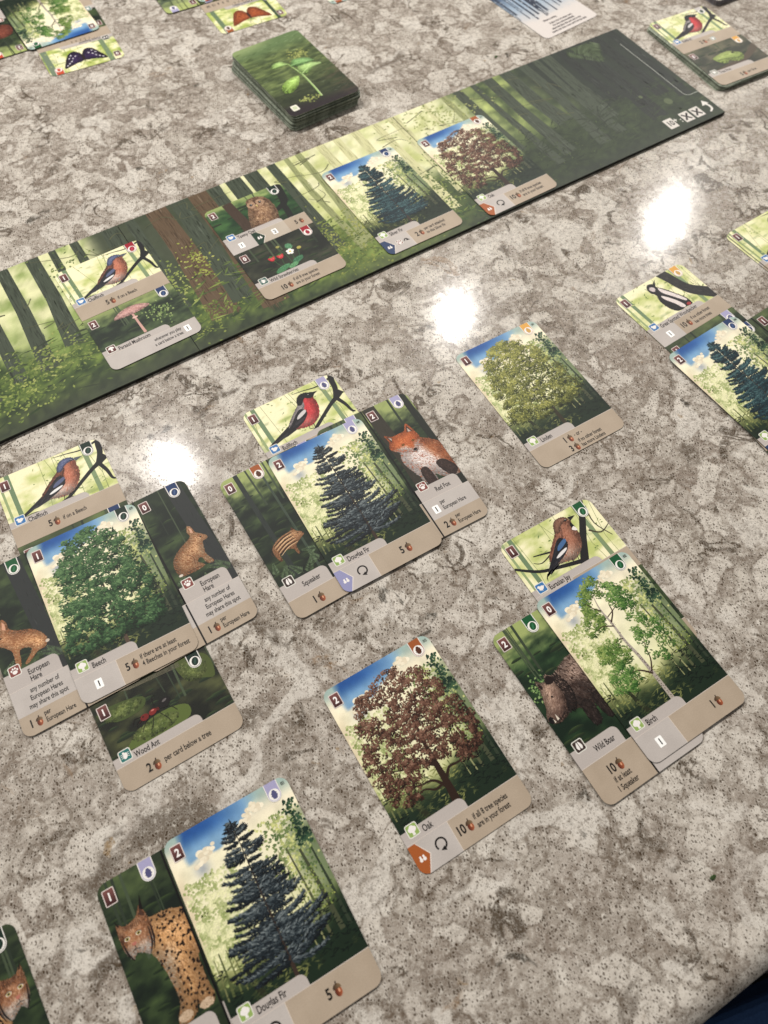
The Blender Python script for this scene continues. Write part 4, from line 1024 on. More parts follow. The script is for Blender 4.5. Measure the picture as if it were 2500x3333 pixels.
def sprout(a):
    r = a.rng
    n = 80; x = np.concatenate([r.normal(14, 5, n), r.normal(-8, 4, n // 2)]); y = np.concatenate([r.normal(17, 3, n), r.normal(-32, 2, n // 2)])
    a.strokes(x, y, 2.0, 1.2, r.normal(.3, .8, len(x)), mixc((112, 126, 66), (192, 196, 112), r.random(len(x))))
    a.line([(1.7, -34), (2.6, -22), (3, -8), (1.8, 2), (.4, 10)], [1.5, 1.4, 1.3, 1.0, .7], (150, 182, 106), sm=4); a.line([(2.2, -34), (3.0, -22), (3.4, -8), (2.2, 2)], [.4, .4, .4, .2], (198, 214, 160), sm=4)
    for p, c in (([(.2, 10), (-3.5, 15.2), (-9, 15), (-12.6, 11), (-8, 9.2), (-3, 9.6)], (146, 184, 92)), ([(-.4, -6.2), (-9, -6), (-16, -10), (-18.6, -17), (-14, -19.6), (-6, -15)], (140, 178, 72)),
                 ([(3, -5.6), (4.4, 3), (12, 4.4), (21.4, -1.4), (14, -2.4), (8, -7)], (150, 186, 102)), ([(1.2, 7), (6, 12.2), (14, 10), (19, 4.4), (12, 3.4), (5, 4.2)], (112, 160, 84))):
        s_ = smooth(p, 5); a.poly(s_, c); P = np.array(s_); cm = P.mean(0)
        a.fur(s_, lambda X, Y, c=c, cm=cm: mixc(tuple(v * .8 for v in c), tuple(min(255, v + 50) for v in c), np.clip(.5 + (Y - cm[1]) * .09 + (X - cm[0]) * .05, 0, 1)), 260, 1.6, .5, .35, .25, 7)
        a.line([p[0], tuple(cm), p[3]], [.4, .35, .1], tuple(min(255, v + 55) for v in c), sm=3)

# ------------------------------------------------------------------ cards
STOCK = {}
def stock_mesh(back=False):
    if back not in STOCK:
        ring = CARD; n = len(ring)
        V = [(x * MM, y * MM, 0) for x, y in ring] + [(x * MM, y * MM, .0003) for x, y in ring]
        F = [tuple(range(n))[::-1], tuple(range(n, 2 * n))] + [(i, (i + 1) % n, n + (i + 1) % n, n + i) for i in range(n)]
        me = bpy.data.meshes.new('card_stock'); me.from_pydata(V, [], F); me.materials.append(M_STOCKBACK if back else M_STOCK)
        STOCK[back] = me
    return STOCK[back]
def share(name, me, parent):
    o = bpy.data.objects.new(name, me); COL.objects.link(o); o.parent = parent; return o
def card(pose, z, label, group=None, name='playing_card'):
    x, y, t = pose
    r = empty(name, x, y, z, t)
    share('card_stock', stock_mesh(), r)
    tag(r, label, 'card', group)
    return r
TREEBG = tree_bg()
TREEPIC = {}
def panel_tab(a, x0, x1, ytop, ybar, rr=3.0):
    a.poly([(x0, ybar - .2), (x1, ybar - .2)] + arc(x1 - rr, ytop - rr, rr, 0, 90, 5) + [(x0, ytop)], paper(LILAC))
def tree_card(pose, z, label, pic, seed, title, cost, tagc, leafc, ring, num, items, split=True, small='7', group=None):
    r = card(pose, z, label, group)
    ill = share('illustration', TREEBG, r)
    if (pic, seed) not in TREEPIC:
        a = Art(half_clip(-28, -31, 28, 43.5), seed); pic(a)
        o = a.build('tree_picture', ill, .35, span=.08); TREEPIC[(pic, seed)] = o.data
    else:
        share('tree_picture', TREEPIC[(pic, seed)], ill)
    a = Art(CARD, 2)
    a.grid(-28, -43.5, 28, -30.3, 2.5, paper(TAN))
    if split: a.grid(-28, -43.5, -8.4, -30.3, 2.5, paper(GREYP)); a.line([(-8.4, -43.5), (-8.4, -30.3)], .25, (214, 200, 186))
    panel_tab(a, -28, 2.6, -25.2, -30.3)
    a.line([(-28, -30.4), (28, -30.4)], .25, (206, 194, 184))
    a.build('text_panel', r, .436, span=.008)
    a = Art(CARD, 3); a.z = .0
    a.text(title, -18.6, -29.1, 3.5, DARK); a.build('title', r, .446, span=.02); a = Art(CARD, 3)
    a.text(num, 24.9, 39.9, 1.7, (58, 62, 52), 'l', sx=.6); a.build('card_number', r, .446, span=.02); a = Art(CARD, 3)
    rules(a, items)
    a.build('lettering', r, .446, span=.02)
    badge(r, -23.4, 37.5, cost)
    suit(r, 20.8, 43.6, tagc, leafc, ring)
    icon(r, -22.5, -25.9, 'tree')
    return r
def h_half(r, top, bg, pic, title, cost, tagc, leafc, ring, ic, items, seed, secs=(), tabx=12.6, picname='animal_picture'):
    y0, y1 = (0, 43.5) if top else (-43.5, 0)
    yt, yb = (15, 11.4) if top else (-27.7, -32)
    clip = half_clip(-28, y0, 28, y1)
    a = Art(clip, seed); bg(a, -28, y0, 28, y1)
    ill = a.build('illustration', r, .303, span=.04)
    if pic:
        a = Art(clip, seed + 1); pic(a); a.build(picname, ill, .35, span=.08)
    a = Art(clip, 2); a.grid(-28, y0, 28, yb, 2.5, paper(TAN))
    for x0, x1, c in secs: a.grid(x0, y0, x1, yb, 2.5, paper(c))
    panel_tab(a, -28, tabx, yt, yb)
    a.line([(-28, yb - .05), (28, yb - .05)], .22, (208, 196, 184))
    a.build('text_panel', r, .436, span=.008)
    a = Art(clip, 3); a.text(title, -18.8, yt - 3.6, 3.4, DARK); a.build('title', r, .446, span=.02); a = Art(clip, 3)
    rules(a, items)
    a.build('lettering', r, .446, span=.02)
    if cost is not None: badge(r, -23.6, y1 - 6, cost)
    if tagc: suit(r, 20.8, y1, tagc, leafc, ring)
    if ic: icon(r, -22.4, yt - .4, ic)
def v_half(r, left, bg, pic, title, cost, tagc, leafc, ring, ic, ytab, ybar, items, seed, secs=(), picname='animal_picture'):
    x0, x1 = (-28, 0) if left else (0, 28)
    clip = half_clip(x0, -43.5, x1, 43.5)
    a = Art(clip, seed); bg(a, x0, -43.5, x1, 43.5)
    ill = a.build('illustration', r, .303, span=.04)
    if pic:
        a = Art(clip, seed + 1); pic(a); a.build(picname, ill, .35, span=.08)
    a = Art(clip, 2); a.grid(x0, -43.5, x1, ybar, 2.5, paper(TAN))
    for ya, yb, c in secs: a.grid(x0, ya, x1, yb, 2.5, paper(c)); a.line([(x0, yb), (x1, yb)], .2, (210, 200, 190))
    panel_tab(a, x0, x1 - 3.2, ytab, ybar)
    a.line([(x0, ybar), (x1, ybar)], .22, (208, 196, 186))
    if left: a.line([(-.15, -43.5), (-.15, 43.5)], .35, (24, 24, 24), z=.007)
    else: a.line([(.25, -43.5), (.25, 43.5)], .5, (24, 24, 24), z=.007)
    a.build('text_panel', r, .436, span=.008)
    a = Art(clip, 3)
    tl = title if isinstance(title, (list, tuple)) else [title]
    for k, s_ in enumerate(tl): a.text(s_, x0 + 10.4, ytab - 4.3 - 3.5 * k - (1.2 if len(tl) == 1 else 0), 3.4, DARK)
    a.build('title', r, .446, span=.02); a = Art(clip, 3)
    rules(a, items)
    a.build('lettering', r, .446, span=.02)
    if cost is not None: badge(r, x0 + 4.2, 37.6, cost)
    if tagc: suit(r, x0 + 20.8, 43.6, tagc, leafc, ring)
    if ic: icon(r, x0 + 5.4, ytab + .6, ic)
LAV, LAVL = (168, 164, 200), (92, 92, 134)
ORG, ORGL = (168, 92, 44), (96, 54, 34)
GRN, GRNL = (24, 96, 56), (20, 92, 52)
DGR, DGRL = (26, 54, 44), (24, 56, 46)
BLU, BLUL = (40, 66, 112), (38, 66, 112)
RED, REDL = (170, 30, 50), (170, 40, 60)
YEL, YELL = (226, 166, 72), (206, 160, 84)
CRM, CRML = (206, 84, 52), (200, 80, 56)

BG_D = lambda seed, **k: (lambda a, x0, y0, x1, y1: dark_bg(a, x0, y0, x1, y1, seed, **k))
BG_B = lambda seed, **k: (lambda a, x0, y0, x1, y1: bright_bg(a, x0, y0, x1, y1, seed, **k))
def birdbg(seed):
    return BG_B(seed, trunks=((-21, 2.6, (116, 140, 104)), (-25.5, 1.4, (150, 168, 118)), (19, 2.6, (132, 152, 112))))
def chaff_half(r, seed, **k):
    h_half(r, True, birdbg(seed), lambda a: (perch(a), songbird(a, CHAFF)), 'Chaffinch', '1', k.get('tagc', DGR), k.get('leafc', DGRL), True, 'bird', [('n', '5', -8.6, 4.0, 5.2), ('a', -6.4, 5.4, 1.2), ('t', 'if on a Beech', -3.2, 4.6, 3.1)], seed)
def plain_low(r, seed, tagc=BLU, leafc=BLUL, cost='1', base=((30, 42, 34), (78, 96, 58))):
    h_half(r, False, BG_D(seed, base=base), None, '', cost, tagc, leafc, True, 'bug', [], seed)
HARE_IT = lambda x0: [('t', 'any number of', x0 + 15.2, -24.6, 3.0, 'c'), ('t', 'European Hares', x0 + 15.0, -28.2, 3.0, 'c'), ('t', 'may share this spot', x0 + 14.8, -31.8, 3.0, 'c'),
                      ('n', '1', x0 + 5.4, -40.0, 5.2), ('a', x0 + 7.9, -38.6, 1.15), ('t', 'per', x0 + 10.6, -37.4, 2.9), ('t', 'European Hare', x0 + 10.6, -40.8, 2.9)]
def hare_bg(seed, x0):
    return BG_D(seed, light=.1, trunk=((x0 + 22.5, 8.5, (54, 58, 58)),), ferns=((x0 + 25, -12, 9, 150), (x0 + 27, -15, 10, 120), (x0 + 3, -14, 7, 70), (x0 + 7, -15, 6, 100), (x0 + 1, -12, 8, 50), (x0 + 14, -16, 6, 80)))

# ---- beech group
pA = (-129.1, 126.0, 31.2)
r = card((-155.7, 164.8, 31.0), 0, 'chaffinch card with pink breasted bird tucked above the Beech card')
chaff_half(r, 31); plain_low(r, 32)
r = card((-105.1, 89.9, 33.1), 0, 'wood ant card tucked below the Beech card')
h_half(r, True, birdbg(33), None, '', '1', DGR, DGRL, True, 'bird', [], 33)
h_half(r, False, BG_D(34, base=((34, 38, 30), (92, 96, 60)), light=0), lambda a: ([a.poly(smooth(p, 4), c) for p, c in (([(-27, -6), (-18, -5), (-6, -8), (-8, -13), (-20, -13)], (78, 92, 48)), ([(12, -2), (20, -1), (27, -6), (26, -16), (20, -14), (14, -12)], (84, 96, 48)), ([(-20, -27), (-10, -20), (2, -19), (10, -22), (6, -28)], (96, 112, 54)))],
       [a.fur(ell(cx, cy, rx, ry), lambda X, Y: mixc((58, 74, 36), (150, 160, 90), fbm(X, Y, 2, 8)), 260, 1.1, .5, .6, .5, 10) for cx, cy, rx, ry in ((-16, -9.5, 9, 3), (19, -8, 6, 6), (-6, -23.5, 11, 3.6))],
       [a.line([(-14 + k, -1 - k * .3), (14, -2 - k * .5)], .2, (120, 116, 96)) for k in range(5)], ant(a)), 'Wood Ant', '1', DGR, DGRL, True, 'bug', [('n', '2', -14.4, -40, 5.4), ('a', -12.0, -38.6, 1.25), ('t', 'per card below a tree', -8.6, -39.4, 3.3)], 35)
r = card((-104.3, 141.1, 33.4), .5, 'European Hare card with sitting hare, tucked right of the Beech card')
v_half(r, True, BG_D(36), None, '', '0', BLU, BLUL, True, 'paw', -12, -20.8, [], 36, ((-33.6, -20.8, GREYP),))
v_half(r, False, hare_bg(37, 0), lambda a: hare_sit(a, 0, .2), ('European', 'Hare'), '0', BLU, BLUL, True, 'paw', -12, -20.8, HARE_IT(0), 38, ((-33.6, -20.8, GREYP),))
r = card((-152.2, 110.9, 32.3), .5, 'European Hare card with walking hare, tucked left of the Beech card')
v_half(r, True, hare_bg(39, -28), lambda a: hare_walk(a), ('European', 'Hare'), '0', GRN, GRNL, True, 'paw', -12, -20.8, HARE_IT(-28), 40, ((-33.6, -20.8, GREYP),))
v_half(r, False, BG_D(41), None, '', '0', GRN, GRNL, True, 'paw', -12, -20.8, [], 41, ((-33.6, -20.8, GREYP),))
tree_card(pA, 1.0, 'Beech card with a dense green leafy tree, overlapping four tucked cards', tree_beech, 51, 'Beech', '1', DGR, DGRL, True, '039',
          [('p', '1', -18.5, -37), ('n', '5', -3.6, -37.9, 5.2), ('a', -1.2, -36.4, 1.2), ('t', 'if there are at least', 1.8, -35.6), ('t', '4 Beeches in your forest', 1.8, -39.2)], small='10')
# ---- fir group
r = card((-32.3, 212.7, 33.2), 0, 'bullfinch card with red breasted bird tucked above a Douglas Fir card')
h_half(r, True, birdbg(43), lambda a: (perch(a, -1, -1), songbird(a, BULL, -1.0, .4, .97, (-24, 26 - 10.5))), 'Bullfinch', '1', LAV, LAVL, False, 'bird', [], 43)
plain_low(r, 44)
r = card((-39.0, 169.1, 33.4), .5, 'Squeaker card with a striped piglet, tucked beside a Douglas Fir card')
v_half(r, True, BG_D(45, light=.9, trunk=((-18, 2.6, (52, 60, 56)), (-6, 1.2, (70, 84, 70))), ferns=((-24, -22, 9, 60), (-20, -24, 10, 95), (-14, -23, 9, 120), (-8, -22, 9, 70), (-4, -21, 8, 110), (-2, -15, 8, 150), (-26, -18, 8, 80), (-12, -25, 10, 60))), piglet, 'Squeaker', '0', ORG, ORGL, False, 'hoof', -24, -32.8, [('n', '1', -15.2, -39.8, 5.4), ('a', -12.8, -38.4, 1.25)], 46)
v_half(r, False, BG_D(47), None, '', '0', LAV, LAVL, False, 'hoof', -24, -32.8, [], 47)
r = card((7.8, 201.0, 31.2), .5, 'Red Fox card tucked beside a Douglas Fir card')
v_half(r, True, BG_D(48), None, '', '2', LAV, LAVL, False, 'paw', -14, -22, [], 48)
v_half(r, False, BG_D(49, light=.85, trunk=((6, 8.0, (62, 58, 48)), (26, 4, (40, 46, 38)))), fox, 'Red Fox', '2', LAV, LAVL, False, 'paw', -14, -22, [('p', '1', 5.0, -28.4), ('t', 'per', 8.4, -26.8, 2.9), ('t', 'European Hare', 8.4, -30.4, 2.9), ('n', '2', 6, -40.0, 5.2), ('a', 8.4, -38.6, 1.15), ('t', 'per', 11.2, -37.2, 2.8), ('t', 'European Hare', 11.2, -40.6, 2.8)], 50, ((-33.4, -22, GREYP),))
FIR_IT = [('pent', (150, 150, 190)), ('l', -15, -36.4), ('n', '5', 8.4, -38.4, 5.4), ('a', 11, -36.8, 1.25)]
def fir_d(a): tree_fir(a, DOUGLAS)
tree_card((-16.1, 182.9, 31.9), 1.0, 'Douglas Fir card between the Squeaker and Red Fox cards', fir_d, 52, 'Douglas Fir', '2', LAV, LAVL, False, '049', FIR_IT)
# ---- linden
tree_card((83.9, 256.9, 32.4), 0, 'Linden card with yellow green rounded tree lying alone', tree_linden, 53, 'Linden', '1', YEL, YELL, False, '031',
          [('n', '1', -6.2, -36, 5.2), ('a', -3.8, -34.6, 1.15), ('t', '- or -', -1.0, -35.0, 3.2), ('n', '3', -6.2, -42.0, 5.2), ('a', -3.8, -40.6, 1.15), ('t', 'if no other forest', -1.0, -39.0, 2.9), ('t', 'has more Lindens', -1.0, -42.2, 2.9)], split=False, small='9')
# ---- birch group
r = card((104.1, 137.8, 32.2), 0, 'Eurasian Jay card tucked above the Birch card')
def jay_pic(a):
    branch(a, [(4, 14), (12, 26), (19, 36), (24, 46)], [4.6, 3.6, 3.4, 4.0], (44, 42, 42)); branch(a, [(8, 20), (2, 24), (-6, 27.4), (-16, 30)], [1.8, 1.4, 1.1, .5], (40, 40, 42)); branch(a, [(-6, 27.4), (-14, 25), (-18, 27)], [.8, .5, .3], (40, 40, 42))
    branch(a, [(4, 16), (-8, 19), (-18, 22), (-28, 29)], [2.4, 1.8, 1.6, 1.2], (40, 40, 42)); branch(a, [(17, 28), (22, 24), (28, 26)], [1.0, .7, .4], (86, 78, 60)); branch(a, [(24, 40), (22, 30), (26, 20)], [.8, .6, .4], (86, 78, 60))
    songbird(a, JAY, -1.2, 1.8, 1.02, (-15.5, 14.5))
    a.poly(smooth([(11.6, 36.2), (12.2, 32.8), (10.2, 34)], 3), (24, 22, 22)); a.poly(smooth([(11.8, 33.6), (12.2, 30.8), (9.8, 32.4)], 3), (232, 226, 220))
h_half(r, True, birdbg(55), jay_pic, 'Eurasian Jay', '1', GRN, GRNL, True, 'bird', [('l', -15, 6)], 55, ((-28, -6, GREYP),))
plain_low(r, 56, GRN, GRNL)
r = card((98.5, 90.5, 32.9), .5, 'Wild Boar card tucked left of the Birch card')
v_half(r, True, BG_D(57, light=.9, base=((26, 48, 34), (58, 86, 52))), lambda a: (a.strokes(a.rng.normal(-22, 3, 60), a.rng.normal(12, 4, 60), 1.5, .9, a.rng.uniform(0, 3, 60), mixc((90, 130, 70), (160, 186, 120), a.rng.random(60))), boar(a)), 'Wild Boar', '2', GRN, GRNL, True, 'hoof', -17.4, -25.6, [('n', '10', -14.4, -33.4, 5.4), ('a', -12, -31.8, 1.25), ('t', 'if at least', -14, -37.4, 3.2, 'c'), ('t', '1 Squeaker', -14, -41.2, 3.2, 'c')], 58)
v_half(r, False, BG_D(59), None, '', '2', GRN, GRNL, True, 'hoof', -17.4, -25.6, [], 59, ((-43.5, -25.6, GREYP),))
tree_card((120.1, 108.2, 32.9), 1.0, 'Birch card with a white trunked tree, over the boar and jay cards', tree_birch, 54, 'Birch', '0', GRN, GRNL, True, '032', [('p', '1', -18.5, -37), ('n', '1', 13.6, -38.4, 5.2), ('a', 16.0, -36.8, 1.2)], small='10')
# ---- oak and near fir
OAK_IT = [('pent', (176, 96, 46)), ('l', -15, -36.4), ('n', '10', -3.0, -38.2, 5.4), ('a', -.8, -36.6, 1.2), ('t', 'if all 8 tree species', 2.0, -35.8), ('t', 'are in your forest', 2.0, -39.4)]
tree_card((21.0, 61.9, 32.6), 0, 'Oak card with brown leaves lying directly on the countertop', tree_oak, 60, 'Oak', '2', ORG, ORGL, False, '015', OAK_IT)
r = card((-64.5, -19.8, 31.6), 0, 'lynx card with spotted cat tucked left of a Douglas Fir card')
v_half(r, True, BG_D(61, light=.15), lynx, 'Lynx', '1', LAV, LAVL, False, 'paw', -17, -25, [], 62)
v_half(r, False, BG_D(63), None, '', '1', LAV, LAVL, False, 'paw', -17, -25, [], 63)
tree_card((-40.4, -3.2, 31.5), .5, 'Douglas Fir card overlapping the spotted lynx card', fir_d, 52, 'Douglas Fir', '2', LAV, LAVL, False, '051', FIR_IT)
t_ = R_(34.4)
gx, gy = -141.2 - (28 * math.cos(t_) - 43.5 * math.sin(t_)), -9.2 - (28 * math.sin(t_) + 43.5 * math.cos(t_))
r = card((gx, gy, 34.4), 0, 'second lynx card with only its green corner and cat face showing')
v_half(r, True, BG_D(64), None, '', '1', DGR, DGRL, True, 'paw', -17, -25, [], 64)
v_half(r, False, BG_D(65, light=.15), lambda a: lynx(a, -1), '', '1', DGR, DGRL, True, 'paw', -17, -25, [], 66)
# ---- right group
r = card((182.2, 307.2, 36.4), 0, 'great spotted woodpecker card tucked above the teal Silver Fir card')
h_half(r, True, birdbg(67), woodpecker, 'Great Spotted Woodpecker', '1', YEL, YELL, False, 'bird', [('p', '1', -18, 5.6), ('n', '10', -4.6, 4.2, 5.2), ('a', -2.2, 5.6, 1.2), ('t', 'if no other forest', .8, 6.4, 2.9), ('t', 'has more trees', .8, 2.8, 2.9)], 67, ((-28, -10, GREYP),), 16)
plain_low(r, 68, LAV, LAVL)
r = card((227.8, 235.1, 30.3), .5, 'card peeking out from under the left edge of the Silver Fir card')
plain_low(r, 69); h_half(r, True, BG_D(70), None, '', None, None, None, None, None, [], 70)
t_ = R_(37)
hx, hy = 214.2 - (0 - 43.5 * math.sin(t_)), 314.9 - (43.5 * math.cos(t_))
r = card((hx, hy, 37), .5, 'dark green card with red number box right of the Silver Fir card')
v_half(r, True, BG_D(71), None, '', '1', BLU, BLUL, True, 'paw', -17, -25, [], 71)
v_half(r, False, BG_D(72), None, '', '1', BLU, BLUL, True, 'paw', -17, -25, [], 72)
def fir_s(a): tree_fir(a, SILVER, 1.25, .86, 37.5, -19)
SIL_IT = [('pent', (52, 74, 112)), ('m', 'paw', -17, -36.6), ('arr', -12, -36.6), ('n', '2', -2.6, -38.0, 5.2), ('a', -.2, -36.4, 1.15), ('t', 'per card attached', 2.6, -35.6, 2.9), ('t', 'to this Silver Fir', 2.6, -39.2, 2.9)]
tree_card((207.5, 264.8, 36.4), 1.0, 'Silver Fir card lying over the woodpecker card', fir_s, 73, 'Silver Fir', '2', BLU, BLUL, True, '040', SIL_IT)
t_ = R_(36)
x4, y4 = 212.1 - (-28 * math.cos(t_) - 43.5 * math.sin(t_)), 384.5 - (-28 * math.sin(t_) + 43.5 * math.cos(t_))
r = card((x4 - .9, y4 - .8, 36.6), 0, 'card directly beneath the chaffinch card beyond the woodpecker')
chaff_half(r, 31); plain_low(r, 75)
r = card((x4, y4, 36), .5, 'chaffinch card cut by the frame beyond the woodpecker card')
chaff_half(r, 76); plain_low(r, 77)

# ------------------------------------------------------------------ long game board
BW, BL_ = 118.0, 618.0
board = empty('game_board', 233.7, 506.7, 0, 34.06)
tag(board, 'long folded forest board with four cards on it', 'game board')
def bcol(X, Y):
    n = fbm(X, Y * .8, 26, 101); n2 = fbm(X, Y, 9, 105); n3 = fbm(X, Y * 1.5, 4, 109)
    v = Y / BW
    left = mixc((220, 220, 168), (134, 156, 80), np.clip((n2 - .4) * 2.2 + .5 * sst(.8, .2, v), 0, 1))
    mid = mixc((226, 224, 180), (180, 188, 112), np.clip((n2 - .4) * 2 + .8 * sst(.7, .2, v), 0, 1))
    right = mixc((192, 206, 116), (66, 82, 52), np.clip((n2 - .3) * 1.6 + .3, 0, 1))
    c = left
    c = mixc(c, mid, sst(-352, -338, X))
    c = mixc(c, right, sst(-190, -140, X + (n - .5) * 30))
    c = mixc(c, (44, 54, 46), sst(-128, -78, X + (n - .5) * 36) * .95)
    # dark thicket between the left cards
    c = mixc(c, (50, 60, 46), .85 * sst(-440, -425, X) * sst(-338, -352, X))
    # undergrowth
    g = sst(.52, .30, v + (n2 - .5) * .3)
    gc = mixc((52, 74, 40), (132, 152, 66), np.clip((n3 - .3) * 1.7, 0, 1))
    gc = mixc(gc, (150, 168, 76), .6 * np.exp(-((X + 265) / 50) ** 2))
    gc = mixc(gc, (44, 56, 42), .75 * sst(-250, -190, X))
    gc = mixc(gc, (64, 70, 54), .6 * sst(.22, .02, v) * sst(-330, -420, X))
    c = mixc(c, gc, g)
    c = mixc(c, (54, 62, 52), .5 * sst(.12, 0, v))
    return c * (.9 + .2 * n3[..., None])
TRUNKS = [(-612, 10, 7), (-590, 8, 6), (-560, 10, 0), (-540, 7, 0), (-522, 9, 0), (-505, 7, 0), (-486.5, 8, 0), (-468, 9, 0), (-455, 5, 0), (-441, 6, 0), (-418, 11, 0), (-404, 7, 0), (-386, 15, 1), (-371, 11, 0), (-357, 14, 1), (-345, 9, 0),
          (-331, 12, 0), (-318, 11, 0), (-303, 7, 0), (-291, 4, 2), (-282, 5, 2), (-265, 7, 3), (-252, 6, 3), (-237, 7, 3), (-221, 6, 3), (-207, 8, 3), (-180, 4, 3), (-163, 5, 2), (-151, 8, 0), (-137, 5, 0), (-124, 9, 0), (-108, 11, 0), (-92, 8, 0), (-80, 6, 0), (-70, 9, 0), (-57, 8, 4), (-42, 12, 4), (-24, 10, 4), (-8, 9, 4)]
TC = [(74, 84, 68), (104, 84, 62), (150, 156, 104), (206, 204, 152), (46, 54, 48)]
def board_art(panel, x0, x1, seed):
    clip = [(x0, 0), (x1, 0), (x1, BW), (x0, BW)]
    a = Art(clip, seed); r = a.rng
    a.grid(x0, 0, x1, BW, 2.2, bcol)
    for tx, w, k in TRUNKS:
        if tx < x0 - 20 or tx > x1 + 20: continue
        foot = r.uniform(16, 52) if k != 1 else r.uniform(8, 24)
        c = np.array(TC[k] if k < 5 else TC[0], float)
        a.line([(tx + r.normal(0, 2.5), foot), (tx + r.normal(0, .8), 80), (tx, BW + 2)], [w * 1.25, w, w * .92], c)
        n = int(w * 16); xs = tx + r.uniform(-.45, .45, n) * w; ys = r.uniform(foot, BW, n)
        a.strokes(xs, ys, r.uniform(4, 14, n), r.uniform(.4, 1.1, n), 1.57 + r.normal(0, .05, n), c * .95 + r.normal(0, 11, n)[:, None])
    a.strokes(r.uniform(x0, x1, 300), r.uniform(8, 55, 300), r.uniform(4, 14, 300), r.uniform(.4, 1.6, 300), r.normal(.1, .4, 300), None if False else bcol(r.uniform(x0, x1, 300), r.uniform(4, 40, 300)))
    def leafcl(cx, cy, sx, sy, n, d, l, L=2.3):
        n = int(n * 1.5); d = tuple(v * .85 for v in d); l = tuple(v * .86 for v in l)
        x = r.normal(cx, sx, n); y = r.normal(cy, sy, n)
        a.strokes(x, y, L * r.uniform(.6, 1.3, n), L * .55 * r.uniform(.7, 1.2, n), r.normal(.2, .8, n), mixc(d, l, np.clip(fbm(x, y, 4, 7) * 1.6 - .3 + r.normal(0, .15, n), 0, 1)))
    for q in ((-491, 38, 9, 7, 130, (110, 136, 60), (206, 212, 120)), (-470, 35, 6, 6, 70, (100, 128, 56), (190, 200, 108)), (-510, 24, 12, 7, 160, (98, 128, 52), (190, 202, 104)), (-382, 62, 4, 9, 60, (150, 166, 60), (226, 226, 120)),
              (-401, 55, 4, 10, 60, (120, 146, 60), (206, 214, 120)), (-396, 20, 12, 6, 120, (92, 120, 48), (180, 190, 90)), (-545, 40, 22, 10, 160, (84, 112, 50), (170, 186, 96)), (-300, 36, 14, 12, 260, (104, 126, 50), (204, 206, 106)),
              (-285, 15, 24, 8, 200, (84, 108, 46), (168, 178, 82)), (-240, 40, 22, 10, 240, (88, 116, 54), (190, 198, 104)), (-215, 20, 14, 9, 120, (52, 82, 50), (116, 144, 80)), (-175, 104, 18, 8, 120, (150, 168, 84), (214, 216, 140)),
              (-200, 52, 10, 10, 100, (90, 116, 60), (166, 182, 96)), (-130, 30, 22, 12, 120, (50, 66, 44), (94, 112, 64)), (-450, 92, 8, 12, 90, (84, 110, 56), (170, 186, 104)), (-60, 40, 20, 14, 90, (46, 58, 46), (80, 96, 66))):
        leafcl(*q)
    for k in range(26):      # thin bare twigs
        x = r.uniform(x0, x1); y = r.uniform(55, 112)
        a.line([(x, y), (x + r.normal(0, 8), y + r.uniform(-6, 9)), (x + r.normal(0, 16), y + r.uniform(-8, 12))], [.7, .45, .2], (96, 98, 70) if x < -60 else (56, 62, 52), sm=4)
    if x1 > -10:
        for fx in (-52, -44, -36, -30): fern_big(a, fx, 118, 26, -70 + r.normal(0, 22))
        a.line([(-22, 112), (-12, 100), (-12.3, 30)] if False else [(-11, 101), (-11.2, 60), (-11.6, 31.5)] + [(-11.6 + 4 - 4 * math.cos(R_(t)), 31.5 - 4 * math.sin(R_(t))) for t in (20, 45, 70, 90)] + [(0, 27.5)], .45, (176, 180, 170))
        for s in ((-41, 44, 1.6), (-27, 30, 3.2)): a.poly(ell(s[0], s[1], s[2], s[2] * 1.1, 12), (92, 104, 72))
    o = a.build('illustration', panel, 2.203, span=.06)
    return o
def fern_big(a, x, y, L, ang):
    t = np.linspace(.08, 1, 15); dx, dy = math.cos(R_(ang)), math.sin(R_(ang))
    for s in (-1, 1):
        ln = L * .42 * (1 - t * .75); aa = R_(ang) + s * .95
        a.strokes(x + dx * L * t + math.cos(aa) * ln / 2, y + dy * L * t + math.sin(aa) * ln / 2, ln, 1.8 * (1.1 - t * .7), np.full(15, aa), np.array((78, 94, 62)) + a.rng.normal(0, 12, 15)[:, None])
for k, (x0, x1) in enumerate(((-206, 0), (-412, -206), (-618, -412))):
    g = .06
    p = boxmesh('board_panel', (x0 + g) * MM, 0, 0, (x1 - (g if x1 < 0 else 0)) * MM, BW * MM, 2.2 * MM, M_BOARD, board, .0002)
    board_art(p, x0 + .25, x1 - .25, 200 + k)
    if k == 0:
        a = Art(None, 1)
        a.poly(rrect(-46.4, 5.2, -38.8, 15.4, .4, 2), (214, 208, 200)); a.text('10', -42.6, 8.0, 7, DARK, 'c', True, .8); a.text('+', -37.4, 9.4, 6, (222, 218, 210), 'c', True, .8); a.text(':', -33.6, 7.4, 7, (222, 218, 210), 'c', True)
        for bx in (-27.6, -17.6):
            a.poly(rrect(bx - 4, 5.2, bx + 4, 15.4, .4, 2), (214, 208, 200))
            for s in (-1, 1): a.line([(bx - 2.6, 10.3 - s * 3.2), (bx + 2.6, 10.3 + s * 3.2)], 1.5, (52, 44, 42))
        a.line([(-8.6, 5.6), (-5.6, 7.6), (-5.0, 11), (-6.2, 14)], [1.2, 1.7, 1.7, 1.5], (222, 218, 210), sm=4); a.poly([(-9.6, 13.0), (-6.2, 18.2), (-3.2, 13.6)], (222, 218, 210))
        a.build('rule_icons', p, 2.27, span=.02)

